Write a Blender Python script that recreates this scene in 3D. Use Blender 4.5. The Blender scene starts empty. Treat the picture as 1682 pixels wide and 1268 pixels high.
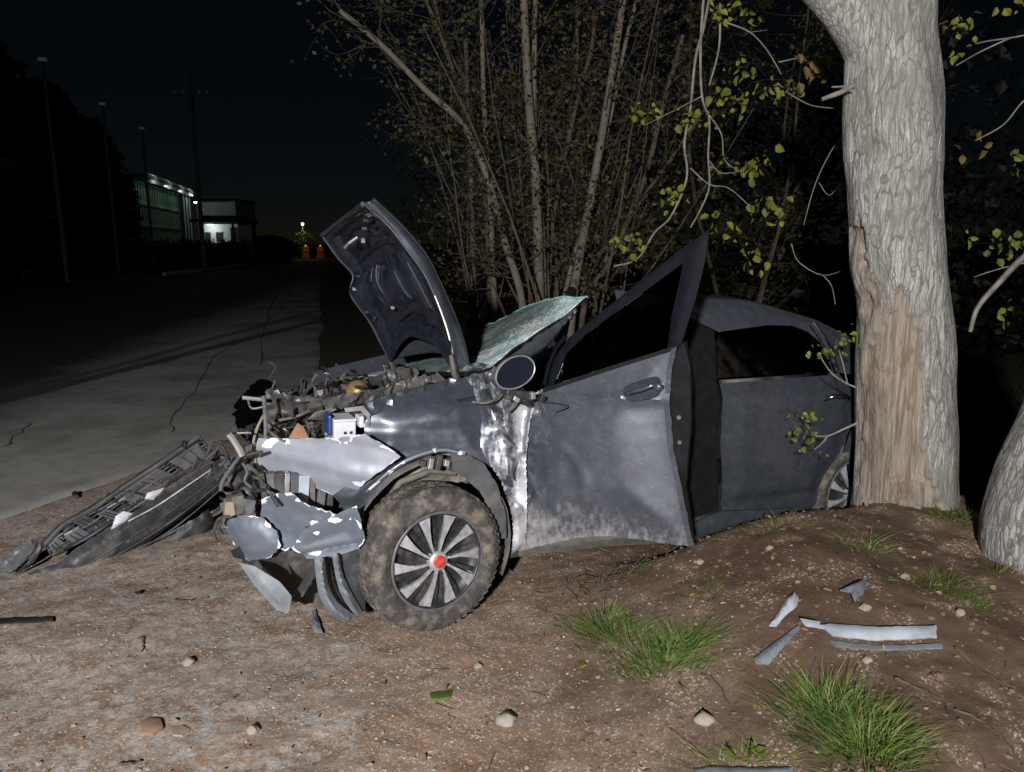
import bpy, bmesh, math, random
import numpy as np
from mathutils import Vector, Matrix, noise as mnoise
from mathutils.geometry import delaunay_2d_cdt
R = math.radians
rng = random.Random(7)
scene = bpy.context.scene
COL = scene.collection

# ------------------------------------------------------------------ camera, sky, lights
cam_d = bpy.data.cameras.new('camera'); cam = bpy.data.objects.new('camera', cam_d); COL.objects.link(cam)
cam.location = (0, 0, 1.65); cam.rotation_euler = (R(90 - 10.9), 0, 0)
cam_d.sensor_width = 36; cam_d.lens = 36 * 1219 / 1682; cam_d.clip_start = .05; cam_d.clip_end = 3000
scene.camera = cam

w = bpy.data.worlds.new('World'); scene.world = w; w.use_nodes = True
wn = w.node_tree; bg = wn.nodes['Background']
sky = wn.nodes.new('ShaderNodeTexSky'); sky.sky_type = 'NISHITA'; sky.sun_disc = False
sky.sun_elevation = R(25); sky.sun_rotation = R(175); sky.air_density = 1.0; sky.dust_density = 0; sky.ozone_density = 4
wn.links.new(sky.outputs[0], bg.inputs[0]); bg.inputs[1].default_value = 0.0005   # night: the same sky, thousands of times dimmer

moon_d = bpy.data.lights.new('moonlight', 'SUN'); moon_d.energy = 0.004; moon_d.angle = R(.5); moon_d.color = (.8, .88, 1)
moon = bpy.data.objects.new('moonlight', moon_d); COL.objects.link(moon); moon.rotation_euler = (R(50), 0, R(-20))

# work lamp of the rescue crew standing behind the photographer, to the left
hl_d = bpy.data.lights.new('rescue_work_lamp', 'SPOT'); hl_d.energy = 3700; hl_d.spot_size = R(110); hl_d.spot_blend = .8
hl_d.shadow_soft_size = .12; hl_d.color = (1, .98, .975)
hl = bpy.data.objects.new('rescue_work_lamp', hl_d); COL.objects.link(hl)
hl.location = (-1.05, -3.6, 2.9)
hl.rotation_euler = (Vector((.35, 3.4, .5)) - Vector(hl.location)).to_track_quat('-Z', 'Y').to_euler()

vs = scene.view_settings; vs.view_transform = 'Standard'; vs.look = 'None'; vs.exposure = 0; vs.gamma = 1; vs.use_curve_mapping = False
scene.cycles.max_bounces = 5; scene.cycles.transparent_max_bounces = 12

# ------------------------------------------------------------------ helpers
def hash3(ix, iy, iz, seed):
    n = (ix.astype(np.int64) * 374761393 + iy.astype(np.int64) * 668265263 + iz.astype(np.int64) * 2147483647 + seed * 1274126177) & 0xffffffff
    n = ((n ^ (n >> 13)) * 1274126177) & 0xffffffff
    n = ((n ^ (n >> 16)) * 2246822519) & 0xffffffff
    return ((n ^ (n >> 15)) & 0xffffff) / float(0xffffff)
def vnoise(x, y, z, seed=0):
    x, y, z = np.broadcast_arrays(np.asarray(x, float), np.asarray(y, float), np.asarray(z, float))
    fx, fy, fz = np.floor(x), np.floor(y), np.floor(z)
    tx, ty, tz = x - fx, y - fy, z - fz
    tx, ty, tz = [a * a * a * (a * (a * 6 - 15) + 10) for a in (tx, ty, tz)]
    r = 0
    for dx in (0, 1):
        for dy in (0, 1):
            for dz in (0, 1):
                r = r + hash3(fx + dx, fy + dy, fz + dz, seed) * (tx if dx else 1 - tx) * (ty if dy else 1 - ty) * (tz if dz else 1 - tz)
    return r * 2 - 1
def fbm(x, y, z=0., o=4, seed=0):
    r = 0; a = 1.; s = 0
    x = np.asarray(x, float); y = np.asarray(y, float); z = np.asarray(z, float)
    for i in range(o):
        r = r + a * vnoise(x, y, z, seed + i * 17); s += a; a *= .5; x = x * 2.03 + 5.1; y = y * 2.03 + 1.7; z = z * 2.03 + 3.3
    return r / s
def sm(a):
    a = np.clip(a, 0, 1); return a * a * (3 - 2 * a)
def folds(u, v, seed=0, n=5, fr=6., grow=1.55):
    """creased sheet metal: triangle waves in random directions"""
    r_ = random.Random(seed); h = 0; amp = 1.; s = 0
    for i in range(n):
        t = r_.uniform(0, 3.14); w_ = .35 * fbm(u * fr * .4, v * fr * .4, i * 3.1 + seed, 2, seed)
        q = (u * math.cos(t) + v * math.sin(t)) * fr + r_.random() + w_; h = h + amp * (2 * np.abs(2 * (q - np.floor(q)) - 1) - 1); s += amp; amp *= .62; fr *= grow
    return h / s
def hz(x, y):
    x = np.asarray(x, float); y = np.asarray(y, float)
    d = y - (3.0 + .3 * np.clip(x, -1, 4))
    p = np.where(d < 0, np.exp(-(d / 1.8) ** 2), np.exp(-(d / .35) ** 2))
    return .35 * sm((x - .1) / 1.25) * p - .14 * sm((x - .2) / 1.6) * sm((d - .1) / .5)

def link(name, data, parent=None, **props):
    o = bpy.data.objects.new(name, data); COL.objects.link(o)
    if parent is not None: o.parent = parent
    for k, v in props.items(): o[k] = v
    return o
def tag(o, label=None, category=None, group=None, kind=None):
    if label: o['label'] = label
    if category: o['category'] = category
    if group: o['group'] = group
    if kind: o['kind'] = kind
    return o
def thing(name, label, category, loc=(0, 0, 0), rot=(0, 0, 0), group=None):
    o = link(name, None); o.location = loc; o.rotation_euler = rot; o.empty_display_size = .1
    return tag(o, label, category, group)
def mesh(name, v, f, mat=None, parent=None, smooth=False, attrs=None, **props):
    me = bpy.data.meshes.new(name); me.from_pydata([tuple(map(float, p)) for p in v], [], [tuple(map(int, q)) for q in f]); me.update()
    if mat is not None: me.materials.append(mat)
    if smooth: me.polygons.foreach_set('use_smooth', [True] * len(me.polygons))
    for k, vals in (attrs or {}).items():
        a = me.attributes.new(k, 'FLOAT', 'POINT'); a.data.foreach_set('value', np.asarray(vals, np.float32))
    return link(name, me, parent, **props)
def fix(o):
    bm = bmesh.new(); bm.from_mesh(o.data); bmesh.ops.recalc_face_normals(bm, faces=bm.faces); bm.to_mesh(o.data); bm.free(); return o
class MB:
    def __init__(s): s.v = []; s.f = []
    def add(s, v, f):
        n = len(s.v); s.v += [tuple(p) for p in v]; s.f += [tuple(i + n for i in q) for q in f]; return s
    def box(s, c, d, rot=None, taper=1.0):
        x, y, z = d[0] / 2, d[1] / 2, d[2] / 2
        P = [Vector((sx * x * (taper if sz > 0 else 1), sy * y * (taper if sz > 0 else 1), sz * z)) for sz in (-1, 1) for sy in (-1, 1) for sx in (-1, 1)]
        M = rot.to_matrix() if hasattr(rot, 'to_matrix') else Matrix.Identity(3)
        c = Vector(c)
        return s.add([c + M @ p for p in P], [(0, 2, 3, 1), (4, 5, 7, 6), (0, 1, 5, 4), (2, 6, 7, 3), (0, 4, 6, 2), (1, 3, 7, 5)])
    def tube(s, pts, rad, n=8, cap=True):
        pts = [Vector(p) for p in pts]; m = len(pts)
        if not hasattr(rad, '__len__'): rad = [rad] * m
        base = len(s.v); up = Vector((0, 0, 1)); prev = None
        for i, p in enumerate(pts):
            t = (pts[min(i + 1, m - 1)] - pts[max(i - 1, 0)])
            t = t.normalized() if t.length > 1e-9 else up
            if prev is None:
                a = t.cross(up if abs(t.z) < .9 else Vector((1, 0, 0))).normalized()
            else:
                a = (prev - t * prev.dot(t)); a = a.normalized() if a.length > 1e-6 else t.orthogonal().normalized()
            prev = a; b = t.cross(a)
            for k in range(n):
                g = 2 * math.pi * k / n; s.v.append(tuple(p + (a * math.cos(g) + b * math.sin(g)) * rad[i]))
        for i in range(m - 1):
            for k in range(n):
                k2 = (k + 1) % n; s.f.append((base + i * n + k, base + i * n + k2, base + (i + 1) * n + k2, base + (i + 1) * n + k))
        if cap:
            s.f.append(tuple(base + k for k in range(n))[::-1]); s.f.append(tuple(base + (m - 1) * n + k for k in range(n)))
        return s
    def build(s, name, mat, parent=None, smooth=False, bevel=0, **props):
        o = mesh(name, s.v, s.f, mat, parent, smooth, **props)
        if smooth: o.data.set_sharp_from_angle(angle=R(50))
        if bevel:
            md = o.modifiers.new('bevel', 'BEVEL'); md.width = bevel; md.segments = 2; md.limit_method = 'ANGLE'
        return o
def curve_pts(P, n=6):
    """Catmull-Rom through P (any dimension)."""
    P = [np.array(p, float) for p in P]; out = []
    for i in range(len(P) - 1):
        p0, p1, p2, p3 = P[max(i - 1, 0)], P[i], P[i + 1], P[min(i + 2, len(P) - 1)]
        for k in range(n):
            t = k / n
            out.append(.5 * ((2 * p1) + (p2 - p0) * t + (2 * p0 - 5 * p1 + 4 * p2 - p3) * t * t + (3 * p1 - p0 - 3 * p2 + p3) * t ** 3))
    out.append(P[-1]); return out
def seg_dist(p, poly):
    A = np.array(poly, float); B = np.roll(A, -1, 0); best = np.full(len(p), 1e9)
    for a, b in zip(A, B):
        d = b - a; t = np.clip(((p - a) @ d) / max(d @ d, 1e-12), 0, 1)
        best = np.minimum(best, np.linalg.norm(p - (a + t[:, None] * d), axis=1))
    return best
def panel(name, outline, fn, mat, parent, res=.02, thick=.004, ragged=0., smooth=True, round_n=0, sharp=32, **props):
    """Sheet cut to a 2-D outline, mapped to 3-D by fn(u, v, e) (arrays; e = distance to the rim), with real thickness."""
    ol = [tuple(p[:2]) for p in outline]
    if round_n: ol = [tuple(p) for p in curve_pts(ol + ol[:1], round_n)[:-1]]
    pts = []
    for i, a in enumerate(ol):
        b = ol[(i + 1) % len(ol)]; L = math.dist(a, b); n = max(1, int(L / res))
        nx, ny = -(b[1] - a[1]) / max(L, 1e-9), (b[0] - a[0]) / max(L, 1e-9)
        for k in range(n):
            t = k / n; j = ragged * rng.uniform(-1, 1) if (ragged and k) else 0
            pts.append((a[0] + (b[0] - a[0]) * t + nx * j, a[1] + (b[1] - a[1]) * t + ny * j))
    nb = len(pts)
    arr = np.array(pts); lo, hi = arr.min(0), arr.max(0); row = 0; y = lo[1] + res / 2
    inner = []
    while y < hi[1]:
        x = lo[0] + (res / 2 if row % 2 else 0)
        while x < hi[0]: inner.append((x, y)); x += res
        y += res * .87; row += 1
    inner = np.array(inner)
    if len(inner):
        d = seg_dist(inner, pts); inside = np.zeros(len(inner), bool)
        for i in range(nb):
            (x1, y1), (x2, y2) = pts[i], pts[(i + 1) % nb]
            if y1 == y2: continue
            c = ((y1 > inner[:, 1]) != (y2 > inner[:, 1])) & (inner[:, 0] < (x2 - x1) * (inner[:, 1] - y1) / (y2 - y1) + x1)
            inside ^= c
        inner = inner[inside & (d > res * .45)]
    allp = [Vector(p) for p in pts] + [Vector(p) for p in inner]
    vo, eo, fo, _, _, _ = delaunay_2d_cdt(allp, [(i, (i + 1) % nb) for i in range(nb)], [], 1, 1e-6)
    uv = np.array([tuple(p) for p in vo]); e = seg_dist(uv, pts)
    X = np.array(fn(uv[:, 0], uv[:, 1], e)).T
    fo = [tuple(q) for q in fo]
    tri = np.array(fo); N = np.zeros_like(X)
    fn_ = np.cross(X[tri[:, 1]] - X[tri[:, 0]], X[tri[:, 2]] - X[tri[:, 0]])
    for k in range(3): np.add.at(N, tri[:, k], fn_)
    N /= np.maximum(np.linalg.norm(N, axis=1)[:, None], 1e-12)
    n = len(X); V = np.vstack([X, X - N * thick]); Fs = list(fo) + [(c + n, b + n, a + n) for a, b, c in fo]
    cnt = {}
    for a, b, c in fo:
        for q in ((a, b), (b, c), (c, a)): cnt[q] = 1
    for a, b in list(cnt):
        if (b, a) not in cnt: Fs.append((b, a, a + n, b + n))
    o = mesh(name, V, Fs, mat, parent, smooth, {'edge': np.concatenate([e, e])}, **props)
    if smooth: o.data.set_sharp_from_angle(angle=R(sharp))
    return o
def grid(name, X, mat, parent, thick=0., smooth=True, attrs=None, **props):
    """X: array (m, n, 3)"""
    m, n = X.shape[:2]; V = X.reshape(-1, 3)
    f = [(i * n + j, i * n + j + 1, (i + 1) * n + j + 1, (i + 1) * n + j) for i in range(m - 1) for j in range(n - 1)]
    o = mesh(name, V, f, mat, parent, smooth, attrs, **props)
    if thick:
        md = o.modifiers.new('thickness', 'SOLIDIFY'); md.thickness = thick; md.offset = -1
    return o
def lathe(prof, n=48, ax='y', close=False):
    """profile [(r, h)] revolved about the axis -> verts, faces"""
    v = []; m = len(prof)
    for k in range(n):
        a = 2 * math.pi * k / n
        for r, h in prof: v.append((r * math.cos(a), h, r * math.sin(a)) if ax == 'y' else (r * math.cos(a), r * math.sin(a), h))
    f = []
    for k in range(n):
        k2 = (k + 1) % n
        for i in range(m - 1 if not close else m):
            j = (i + 1) % m; f.append((k * m + i, k * m + j, k2 * m + j, k2 * m + i))
    return v, f

# ------------------------------------------------------------------ materials
class NT:
    def __init__(s, name, rough=.6, metal=0., spec=.5, base=(.5, .5, .5)):
        s.m = bpy.data.materials.new(name); s.m.use_nodes = True; s.t = s.m.node_tree
        s.b = s.t.nodes['Principled BSDF']; s.out = s.t.nodes['Material Output']
        s.set(s.b, 'Roughness', rough); s.set(s.b, 'Metallic', metal); s.set(s.b, 'Specular IOR Level', spec); s.set(s.b, 'Base Color', base)
        s.tc = None
    def set(s, n, k, v):
        i = n.inputs[k]
        if hasattr(v, 'is_output'): s.t.links.new(v, i)
        else:
            if hasattr(i.default_value, '__len__') and hasattr(v, '__len__') and len(i.default_value) == 4 and len(v) == 3: v = (*v, 1)
            i.default_value = v
    def n(s, typ, ins=None, out=0, **props):
        nd = s.t.nodes.new('ShaderNode' + typ)
        for k, v in props.items(): setattr(nd, k, v)
        for k, v in (ins or {}).items(): s.set(nd, k, v)
        return nd.outputs[out]
    def co(s, kind='Object', scale=(1, 1, 1), rot=(0, 0, 0)):
        if s.tc is None: s.tc = s.t.nodes.new('ShaderNodeTexCoord')
        if tuple(scale) == (1, 1, 1) and tuple(rot) == (0, 0, 0): return s.tc.outputs[kind]
        return s.n('Mapping', {'Vector': s.tc.outputs[kind], 'Scale': scale, 'Rotation': rot})
    def noise(s, scale, detail=4., rough=.55, co=None, out=0, dist=0.):
        return s.n('TexNoise', {'Vector': co if co is not None else s.co(), 'Scale': scale, 'Detail': detail, 'Roughness': rough, 'Distortion': dist}, out)
    def voro(s, scale, co=None, feature='F1', out=0, rnd=1.):
        return s.n('TexVoronoi', {'Vector': co if co is not None else s.co(), 'Scale': scale, 'Randomness': rnd}, out, feature=feature)
    def math(s, op, a, b=0., c=0., clamp=False):
        return s.n('Math', {0: a, 1: b, 2: c}, operation=op, use_clamp=clamp)
    def ramp(s, x, lo, hi, a=0., b=1.):
        return s.n('MapRange', {'Value': x, 'From Min': lo, 'From Max': hi, 'To Min': a, 'To Max': b}, interpolation_type='SMOOTHSTEP')
    def mix(s, f, a, b, mode='MIX'):
        nd = s.t.nodes.new('ShaderNodeMix'); nd.data_type = 'RGBA'; nd.blend_type = mode
        s.set(nd, 0, f); s.set(nd, 6, a if hasattr(a, 'is_output') else (*a, 1)); s.set(nd, 7, b if hasattr(b, 'is_output') else (*b, 1)); return nd.outputs[2]
    def mixf(s, f, a, b):
        nd = s.t.nodes.new('ShaderNodeMix'); nd.data_type = 'FLOAT'; s.set(nd, 0, f); s.set(nd, 2, a); s.set(nd, 3, b); return nd.outputs[0]
    def attr(s, name): return s.n('Attribute', {}, 2, attribute_name=name)
    def bump(s, h, strength=.5, dist=.01):
        o = s.n('Bump', {'Height': h, 'Strength': strength, 'Distance': dist}); s.set(s.b, 'Normal', o); return o
    def col(s, c): s.set(s.b, 'Base Color', c); return s
    def rough(s, r): s.set(s.b, 'Roughness', r); return s
MAT = {}
def simple(key, base, rough=.6, metal=0., var=.25, scale=20., bump=.0, dust=0., spec=.5):
    m = NT(key, rough, metal, spec)
    nz = m.noise(scale, 5)
    c = m.mix(m.ramp(nz, .3, .7), tuple(b * (1 - var) for b in base), tuple(min(1, b * (1 + var)) for b in base))
    if dust:
        d = m.ramp(m.noise(scale * .35, 6, .65), .45, .75, 0, dust); c = m.mix(d, c, (.2, .17, .14)); m.rough(m.mixf(d, rough, .9))
    m.col(c)
    if bump: m.bump(nz, bump, .004)
    MAT[key] = m.m; return m.m

def paint_mat(key, base, chip=0., dust=.4, mud=False, rough=.32, metal=.45, scratches=.05):
    m = NT(key, rough, metal, .5); m.set(m.b, 'Coat Weight', .4); m.set(m.b, 'Coat Roughness', .12)
    nz = m.noise(6, 6, .6)
    c = m.mix(m.ramp(nz, .3, .7), tuple(b * .9 for b in base), tuple(b * 1.1 for b in base))
    d = m.ramp(m.noise(22, 9, .75), .4, .85, 0, dust * .6)
    c = m.mix(d, c, (.22, .2, .18)); rr = m.mixf(d, rough, .8); mt = m.mixf(d, metal, 0.)
    # long fine scratches
    sc = m.ramp(m.noise(1.0, 2, .5, m.co(scale=(14, 60, 160), rot=(.2, .5, .1))), .66, .72, 0, scratches)
    c = m.mix(sc, c, (.55, .56, .58))
    if mud:
        gz = m.n('SeparateXYZ', {0: m.co()}, 2)
        k = m.ramp(gz, .30, .72, 1, 0)
        st = m.math('ADD', m.math('MULTIPLY', m.noise(1.0, 9, .75, m.co(scale=(30, 30, 17), rot=(0, .6, 0))), .75), m.math('MULTIPLY', m.noise(6, 3), .25))
        k2 = m.math('MULTIPLY', m.ramp(m.math('ADD', st, m.math('MULTIPLY', k, .32)), .6, .86), m.ramp(k, .02, .4))
        k2 = m.math('MULTIPLY', k2, .8); c = m.mix(k2, c, (.25, .24, .23)); rr = m.mixf(k2, rr, .95); mt = m.mixf(k2, mt, 0.)
    if chip:
        e = m.attr('edge'); wv = m.n('VectorMath', {0: m.co(), 1: m.n('VectorMath', {0: m.noise(30, 3, .6, out=1), 'Scale': .02}, operation='SCALE')}, operation='ADD')
        h = m.n('SeparateColor', {0: m.voro(30, wv, out=1)}, 0)
        kk = m.math('GREATER_THAN', m.math('SUBTRACT', h, m.math('MULTIPLY', e, m.ramp(m.noise(7, 4), .36, .62, 60, 7))), .82 - chip * .5)
        c = m.mix(kk, c, (.6, .62, .66)); rr = m.mixf(kk, rr, .6); mt = m.mixf(kk, mt, 0.)
        m.bump(kk, .4, -.002)
    m.col(c); m.rough(rr); m.set(m.b, 'Metallic', mt); MAT[key] = m.m; return m.m

PAINT = (.058, .066, .085)
paint_mat('car_paint', PAINT)
paint_mat('car_paint_muddy', PAINT, mud=True, dust=.4, scratches=.1, rough=.42, metal=.35)
simple('dark_frame_paint', (.003, .0035, .007), .6, 0., spec=.08)
paint_mat('car_paint_chipped', (.13, .152, .187), chip=.42, dust=.3, rough=.5)
paint_mat('bumper_paint_pale', (.4, .425, .49), chip=.45, dust=.12, rough=.36)  # car paint lightened to paint in the light this panel catches
# crushed fender: paint scraped to bare shiny metal
m = NT('scraped_metal', .3, .85); nz = m.noise(5, 6, .65); nz2 = m.noise(1.0, 5, .6, m.co(scale=(30, 30, 7), rot=(0, .3, 0)))
k = m.ramp(m.math('ADD', nz, m.math('MULTIPLY', nz2, .5)), .72, .9, 0, .8)
xx = m.n('SeparateXYZ', {0: m.co()}, 0)
k = m.math('MAXIMUM', k, m.ramp(m.math('ADD', xx, m.math('MULTIPLY', m.noise(7, 6, .6), .3)), .45, .53)); 
k = m.math('MULTIPLY', k, m.ramp(m.noise(1., 7, .7, m.co(scale=(40, 40, 9), rot=(0, .25, 0))), .34, .46, .35, 1))
m.col(m.mix(k, PAINT, (.72, .72, .76))); m.rough(m.mixf(k, .38, .42)); m.set(m.b, 'Metallic', m.mixf(k, .4, .6)); MAT['scraped_metal'] = m.m
simple('black_plastic', (.022, .022, .025), .5, dust=.5, scale=16)
simple('dark_plastic', (.03, .032, .038), .42, dust=.45, scale=14)
simple('grey_plastic', (.085, .09, .102), .45, dust=.4, scale=18)
simple('liner', (.07, .07, .078), .75, dust=.6, scale=14, bump=.3)
simple('muddy_metal', (.12, .11, .098), .75, .2, dust=.5, scale=25, bump=.6)
simple('raw_steel', (.5, .49, .48), .45, .7, dust=.35, scale=20)
simple('dark_steel', (.09, .088, .088), .55, .6, dust=.45, scale=25)
simple('bent_steel', (.13, .127, .125), .45, .5, dust=.4, scale=20, bump=.3)
simple('white_plastic', (.55, .56, .59), .5, dust=.2, var=.08)
simple('rust_cardboard', (.26, .14, .085), .9, scale=12)
simple('blue_plastic', (.02, .04, .16), .4)
simple('gold_part', (.3, .2, .09), .5, .5)
simple('rubber_seal', (.008, .008, .009), .8, spec=.15)
simple('interior', (.008, .008, .009), .9, spec=.1)
simple('red_enamel', (.55, .045, .03), .45, var=.3, scale=60, dust=.35)
simple('chrome', (.75, .76, .78), .15, 1.)
simple('hood_inner', (.016, .019, .03), .2, .3, dust=.05, scale=22)
simple('rim_grey', (.5, .5, .52), .42, .5, dust=.25, scale=40)
simple('rim_black', (.02, .02, .022), .4, dust=.35, scale=40)
# tyre with dried mud
m = NT('muddy_tyre', .85); nz = m.noise(14, 8, .68); n2 = m.noise(60, 5, .6)
k = m.ramp(nz, .42, .66)
m.col(m.mix(k, m.mix(n2, (.025, .024, .023), (.06, .055, .05)), m.mix(n2, (.11, .092, .075), (.23, .195, .16)))); m.bump(m.math('ADD', nz, m.math('MULTIPLY', n2, .5)), .6, .01); MAT['muddy_tyre'] = m.m
# glass
def glass_mat(key, tint, alpha_col, rough=.03):
    m = NT(key, rough, 0, .5); m.t.nodes.remove(m.b)
    tr = m.n('BsdfTransparent', {'Color': (*tint, 1)}); gl = m.n('BsdfGlossy', {'Color': (*alpha_col, 1), 'Roughness': rough})
    fr = m.n('Fresnel', {'IOR': 1.5}); mx = m.n('MixShader', {0: m.math('MULTIPLY', fr, 1.), 1: tr, 2: gl})
    m.t.links.new(mx, m.out.inputs[0]); MAT[key] = m.m; return m.m
glass_mat('tinted_glass', (.16, .17, .18), (1, 1, 1)); simple('mirror_dark', (.012, .014, .024), .22, var=.1)
# crazed windscreen: laminated glass broken into granules, white where dense
m = NT('crazed_glass', .25, 0, .6); cr = m.voro(70, feature='DISTANCE_TO_EDGE'); cr2 = m.voro(38, feature='DISTANCE_TO_EDGE')
cell = m.voro(70, out=1); cv = m.n('SeparateColor', {0: cell}, 0); pat = m.noise(4.5, 5, .6); dens = m.attr('crush')
line = m.math('MAXIMUM', m.ramp(cr, .0, .09, 1, 0), m.ramp(cr2, .0, .05, .8, 0))
op = m.math('ADD', m.math('MULTIPLY', line, .3), m.math('MULTIPLY', m.ramp(m.math('ADD', m.math('ADD', m.math('MULTIPLY', dens, 1.0), m.math('MULTIPLY', cv, .35)), m.math('MULTIPLY', pat, .5)), .55, 1.2), .85), clamp=True)
m.col(m.mix(m.ramp(pat, .35, .65), (.6, .84, .84), (.96, 1, 1)));  m.col(m.mix(m.ramp(cv, .1, .7, .45, 0), m.b.inputs['Base Color'].links[0].from_socket, (.12, .25, .25))); m.bump(cr, .9, .006)
tr = m.n('BsdfTransparent', {'Color': (.32, .44, .42, 1)}); mx = m.n('MixShader', {0: m.math('MAXIMUM', op, .22), 1: tr, 2: m.b.outputs[0]}); m.t.links.new(mx, m.out.inputs[0]); MAT['crazed_glass'] = m.m
simple('glass_edge', (.2, .42, .38), .3)

# bark
def bark_mat(key, a, b, c, scale=1.):
    m = NT(key, .9); wob = m.n('VectorMath', {0: m.co(), 1: m.n('VectorMath', {0: m.noise(7, 3, .6, out=1), 'Scale': .05}, operation='SCALE')}, operation='ADD')
    sc_ = lambda s3: m.n('Mapping', {'Vector': wob, 'Scale': tuple(x * scale for x in s3)})
    v1 = m.voro(1., sc_((42, 42, 4.2)), 'DISTANCE_TO_EDGE'); v2 = m.voro(1., sc_((95, 95, 12)), 'DISTANCE_TO_EDGE'); v = m.math('MINIMUM', v1, m.math('ADD', v2, .05))
    nz = m.noise(1., 9, .7, sc_((40, 40, 5))); big = m.noise(2.3, 6, .65); fine = m.noise(120, 4, .6)
    cc = m.mix(m.ramp(nz, .34, .66), a, b); cc = m.mix(m.ramp(v, 0, .13, .85, 0), cc, c); cc = m.mix(m.ramp(big, .44, .64, 0, .6), cc, tuple(x * .8 for x in a)); cc = m.mix(m.ramp(fine, .5, .75, 0, .3), cc, c)
    gr = m.ramp(m.noise(3.1, 6, .7, m.co(scale=(1.4, 1.4, .5))), .5, .68, 0, .45); cc = m.mix(gr, cc, (.13, .135, .09))
    s = m.attr('scar'); wood = m.mix(m.ramp(m.noise(1., 8, .75, m.co(scale=(60, 60, 1.8))), .32, .68), (.105, .082, .062), (.31, .26, .205))
    wood = m.mix(m.ramp(m.noise(1., 7, .7, m.co(scale=(14, 14, 5))), .54, .66, 0, .8), wood, (.13, .082, .05))
    cc = m.mix(s, cc, wood)
    m.col(cc); m.bump(m.math('ADD', m.math('MULTIPLY', m.ramp(v, 0, .25), .6), nz), .5, .008); MAT[key] = m.m; return m.m
bark_mat('walnut_bark', (.18, .174, .158), (.42, .41, .385), (.075, .072, .062))
bark_mat('dark_bark', (.2, .185, .16), (.3, .28, .245), (.07, .065, .055), 1.1)
simple('pale_stem', (.12, .106, .08), .85, scale=9, var=.2)
simple('dark_twig', (.042, .033, .023), .9, scale=12, var=.4); simple('brown_stem', (.066, .05, .035), .9, scale=12, var=.4)
simple('twig', (.17, .15, .125), .9, scale=15, var=.35)
def leaf_mat(key, a, b, trans=.35):
    m = NT(key, .6, 0, .3); oi = m.n('ObjectInfo', {}, 5)
    c = m.mix(m.ramp(m.noise(7, 3), .35, .65), a, b); m.col(c)
    tl = m.n('BsdfTranslucent', {'Color': c}); mx = m.n('MixShader', {0: trans, 1: m.b.outputs[0], 2: tl}); m.t.links.new(mx, m.out.inputs[0]); MAT[key] = m.m; return m.m
leaf_mat('walnut_leaf', (.1, .125, .018), (.25, .255, .038)); leaf_mat('bronze_leaf', (.13, .085, .03), (.2, .15, .04))
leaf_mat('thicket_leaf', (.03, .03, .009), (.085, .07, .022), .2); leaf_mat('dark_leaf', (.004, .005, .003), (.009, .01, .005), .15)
leaf_mat('grass_blade', (.065, .135, .022), (.16, .25, .055)); leaf_mat('bright_grass', (.07, .12, .02), (.15, .21, .045)); leaf_mat('dry_grass', (.25, .2, .09), (.36, .3, .15))
leaf_mat('dead_leaf', (.16, .09, .045), (.3, .2, .11), .15)
simple('stone', (.22, .19, .16), .9, var=.3, scale=8, bump=.4)
simple('brick_red', (.22, .135, .095), .95, var=.25, scale=10, bump=.3)
simple('strip_white', (.36, .39, .44), .4, dust=.2, scale=9)
simple('strip_grey', (.15, .17, .19), .5, dust=.35, scale=9)
simple('old_wood', (.24, .19, .14), .9, scale=10)
simple('corrugated', (.2, .3, .24), .6, var=.1, scale=1)
simple('concrete_wall', (.32, .34, .32), .9, var=.15, scale=.6)
simple('plaster_white', (.75, .78, .76), .9, var=.06, scale=2)
simple('far_dark', (.03, .03, .032), .9); simple('pole_grey', (.075, .075, .08), .8, var=.1)
def emit(key, c, s):
    m = NT(key); m.set(m.b, 'Emission Color', (*c, 1)); m.set(m.b, 'Emission Strength', s); m.col(tuple(min(1, x) for x in c)); MAT[key] = m.m; return m.m
emit('lamp_white', (.85, 1, .95), 1.1); emit('lamp_orange', (1, .3, .05), .9); emit('lamp_dim', (.8, .85, .9), .012)
# ------------------------------------------------------------------ ground and road
m = NT('dirt_and_gravel', .95, 0, .25); co = m.co()
px_ = m.n('SeparateXYZ', {0: co}, 0); py_ = m.n('SeparateXYZ', {0: co}, 1)
n1 = m.noise(1.1, 7, .62); n2 = m.noise(5.5, 6, .62); n3 = m.noise(70, 6, .75); n4 = m.noise(2.2, 6, .6, m.co(scale=(1, 1.6, 1)))
soil = m.mix(m.ramp(n2, .3, .7), (.082, .052, .034), (.15, .1, .068)); soil = m.mix(m.ramp(n1, .45, .7, 0, .6), soil, (.085, .05, .033))
v1 = m.voro(150, out=1); vr = m.n('SeparateColor', {0: v1}, 0); vg = m.n('SeparateColor', {0: v1}, 1)
peb = m.mix(vg, (.16, .105, .075), (.4, .315, .25)); peb = m.mix(m.ramp(vr, .92, .94), peb, (.46, .4, .34))
v2 = m.voro(26, out=1); vr2 = m.n('SeparateColor', {0: v2}, 0); d2 = m.voro(26)
grav = m.mix(m.ramp(vr, .5, .8), m.mix(m.ramp(n2, .35, .65), (.18, .122, .085), (.285, .205, .15)), peb)
rust = m.mix(m.ramp(m.noise(1.7, 5, .6), .5, .66, 0, .55), grav, (.25, .13, .06))
gmask = m.ramp(m.math('ADD', px_, m.math('MULTIPLY', m.math('SUBTRACT', n1, .5), 2.6)), -.35, 1.0, 1, 0)
c = m.mix(gmask, m.mix(m.math('MULTIPLY', m.ramp(vr, .72, .76), m.ramp(n2, .5, .6)), soil, peb), rust)
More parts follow.
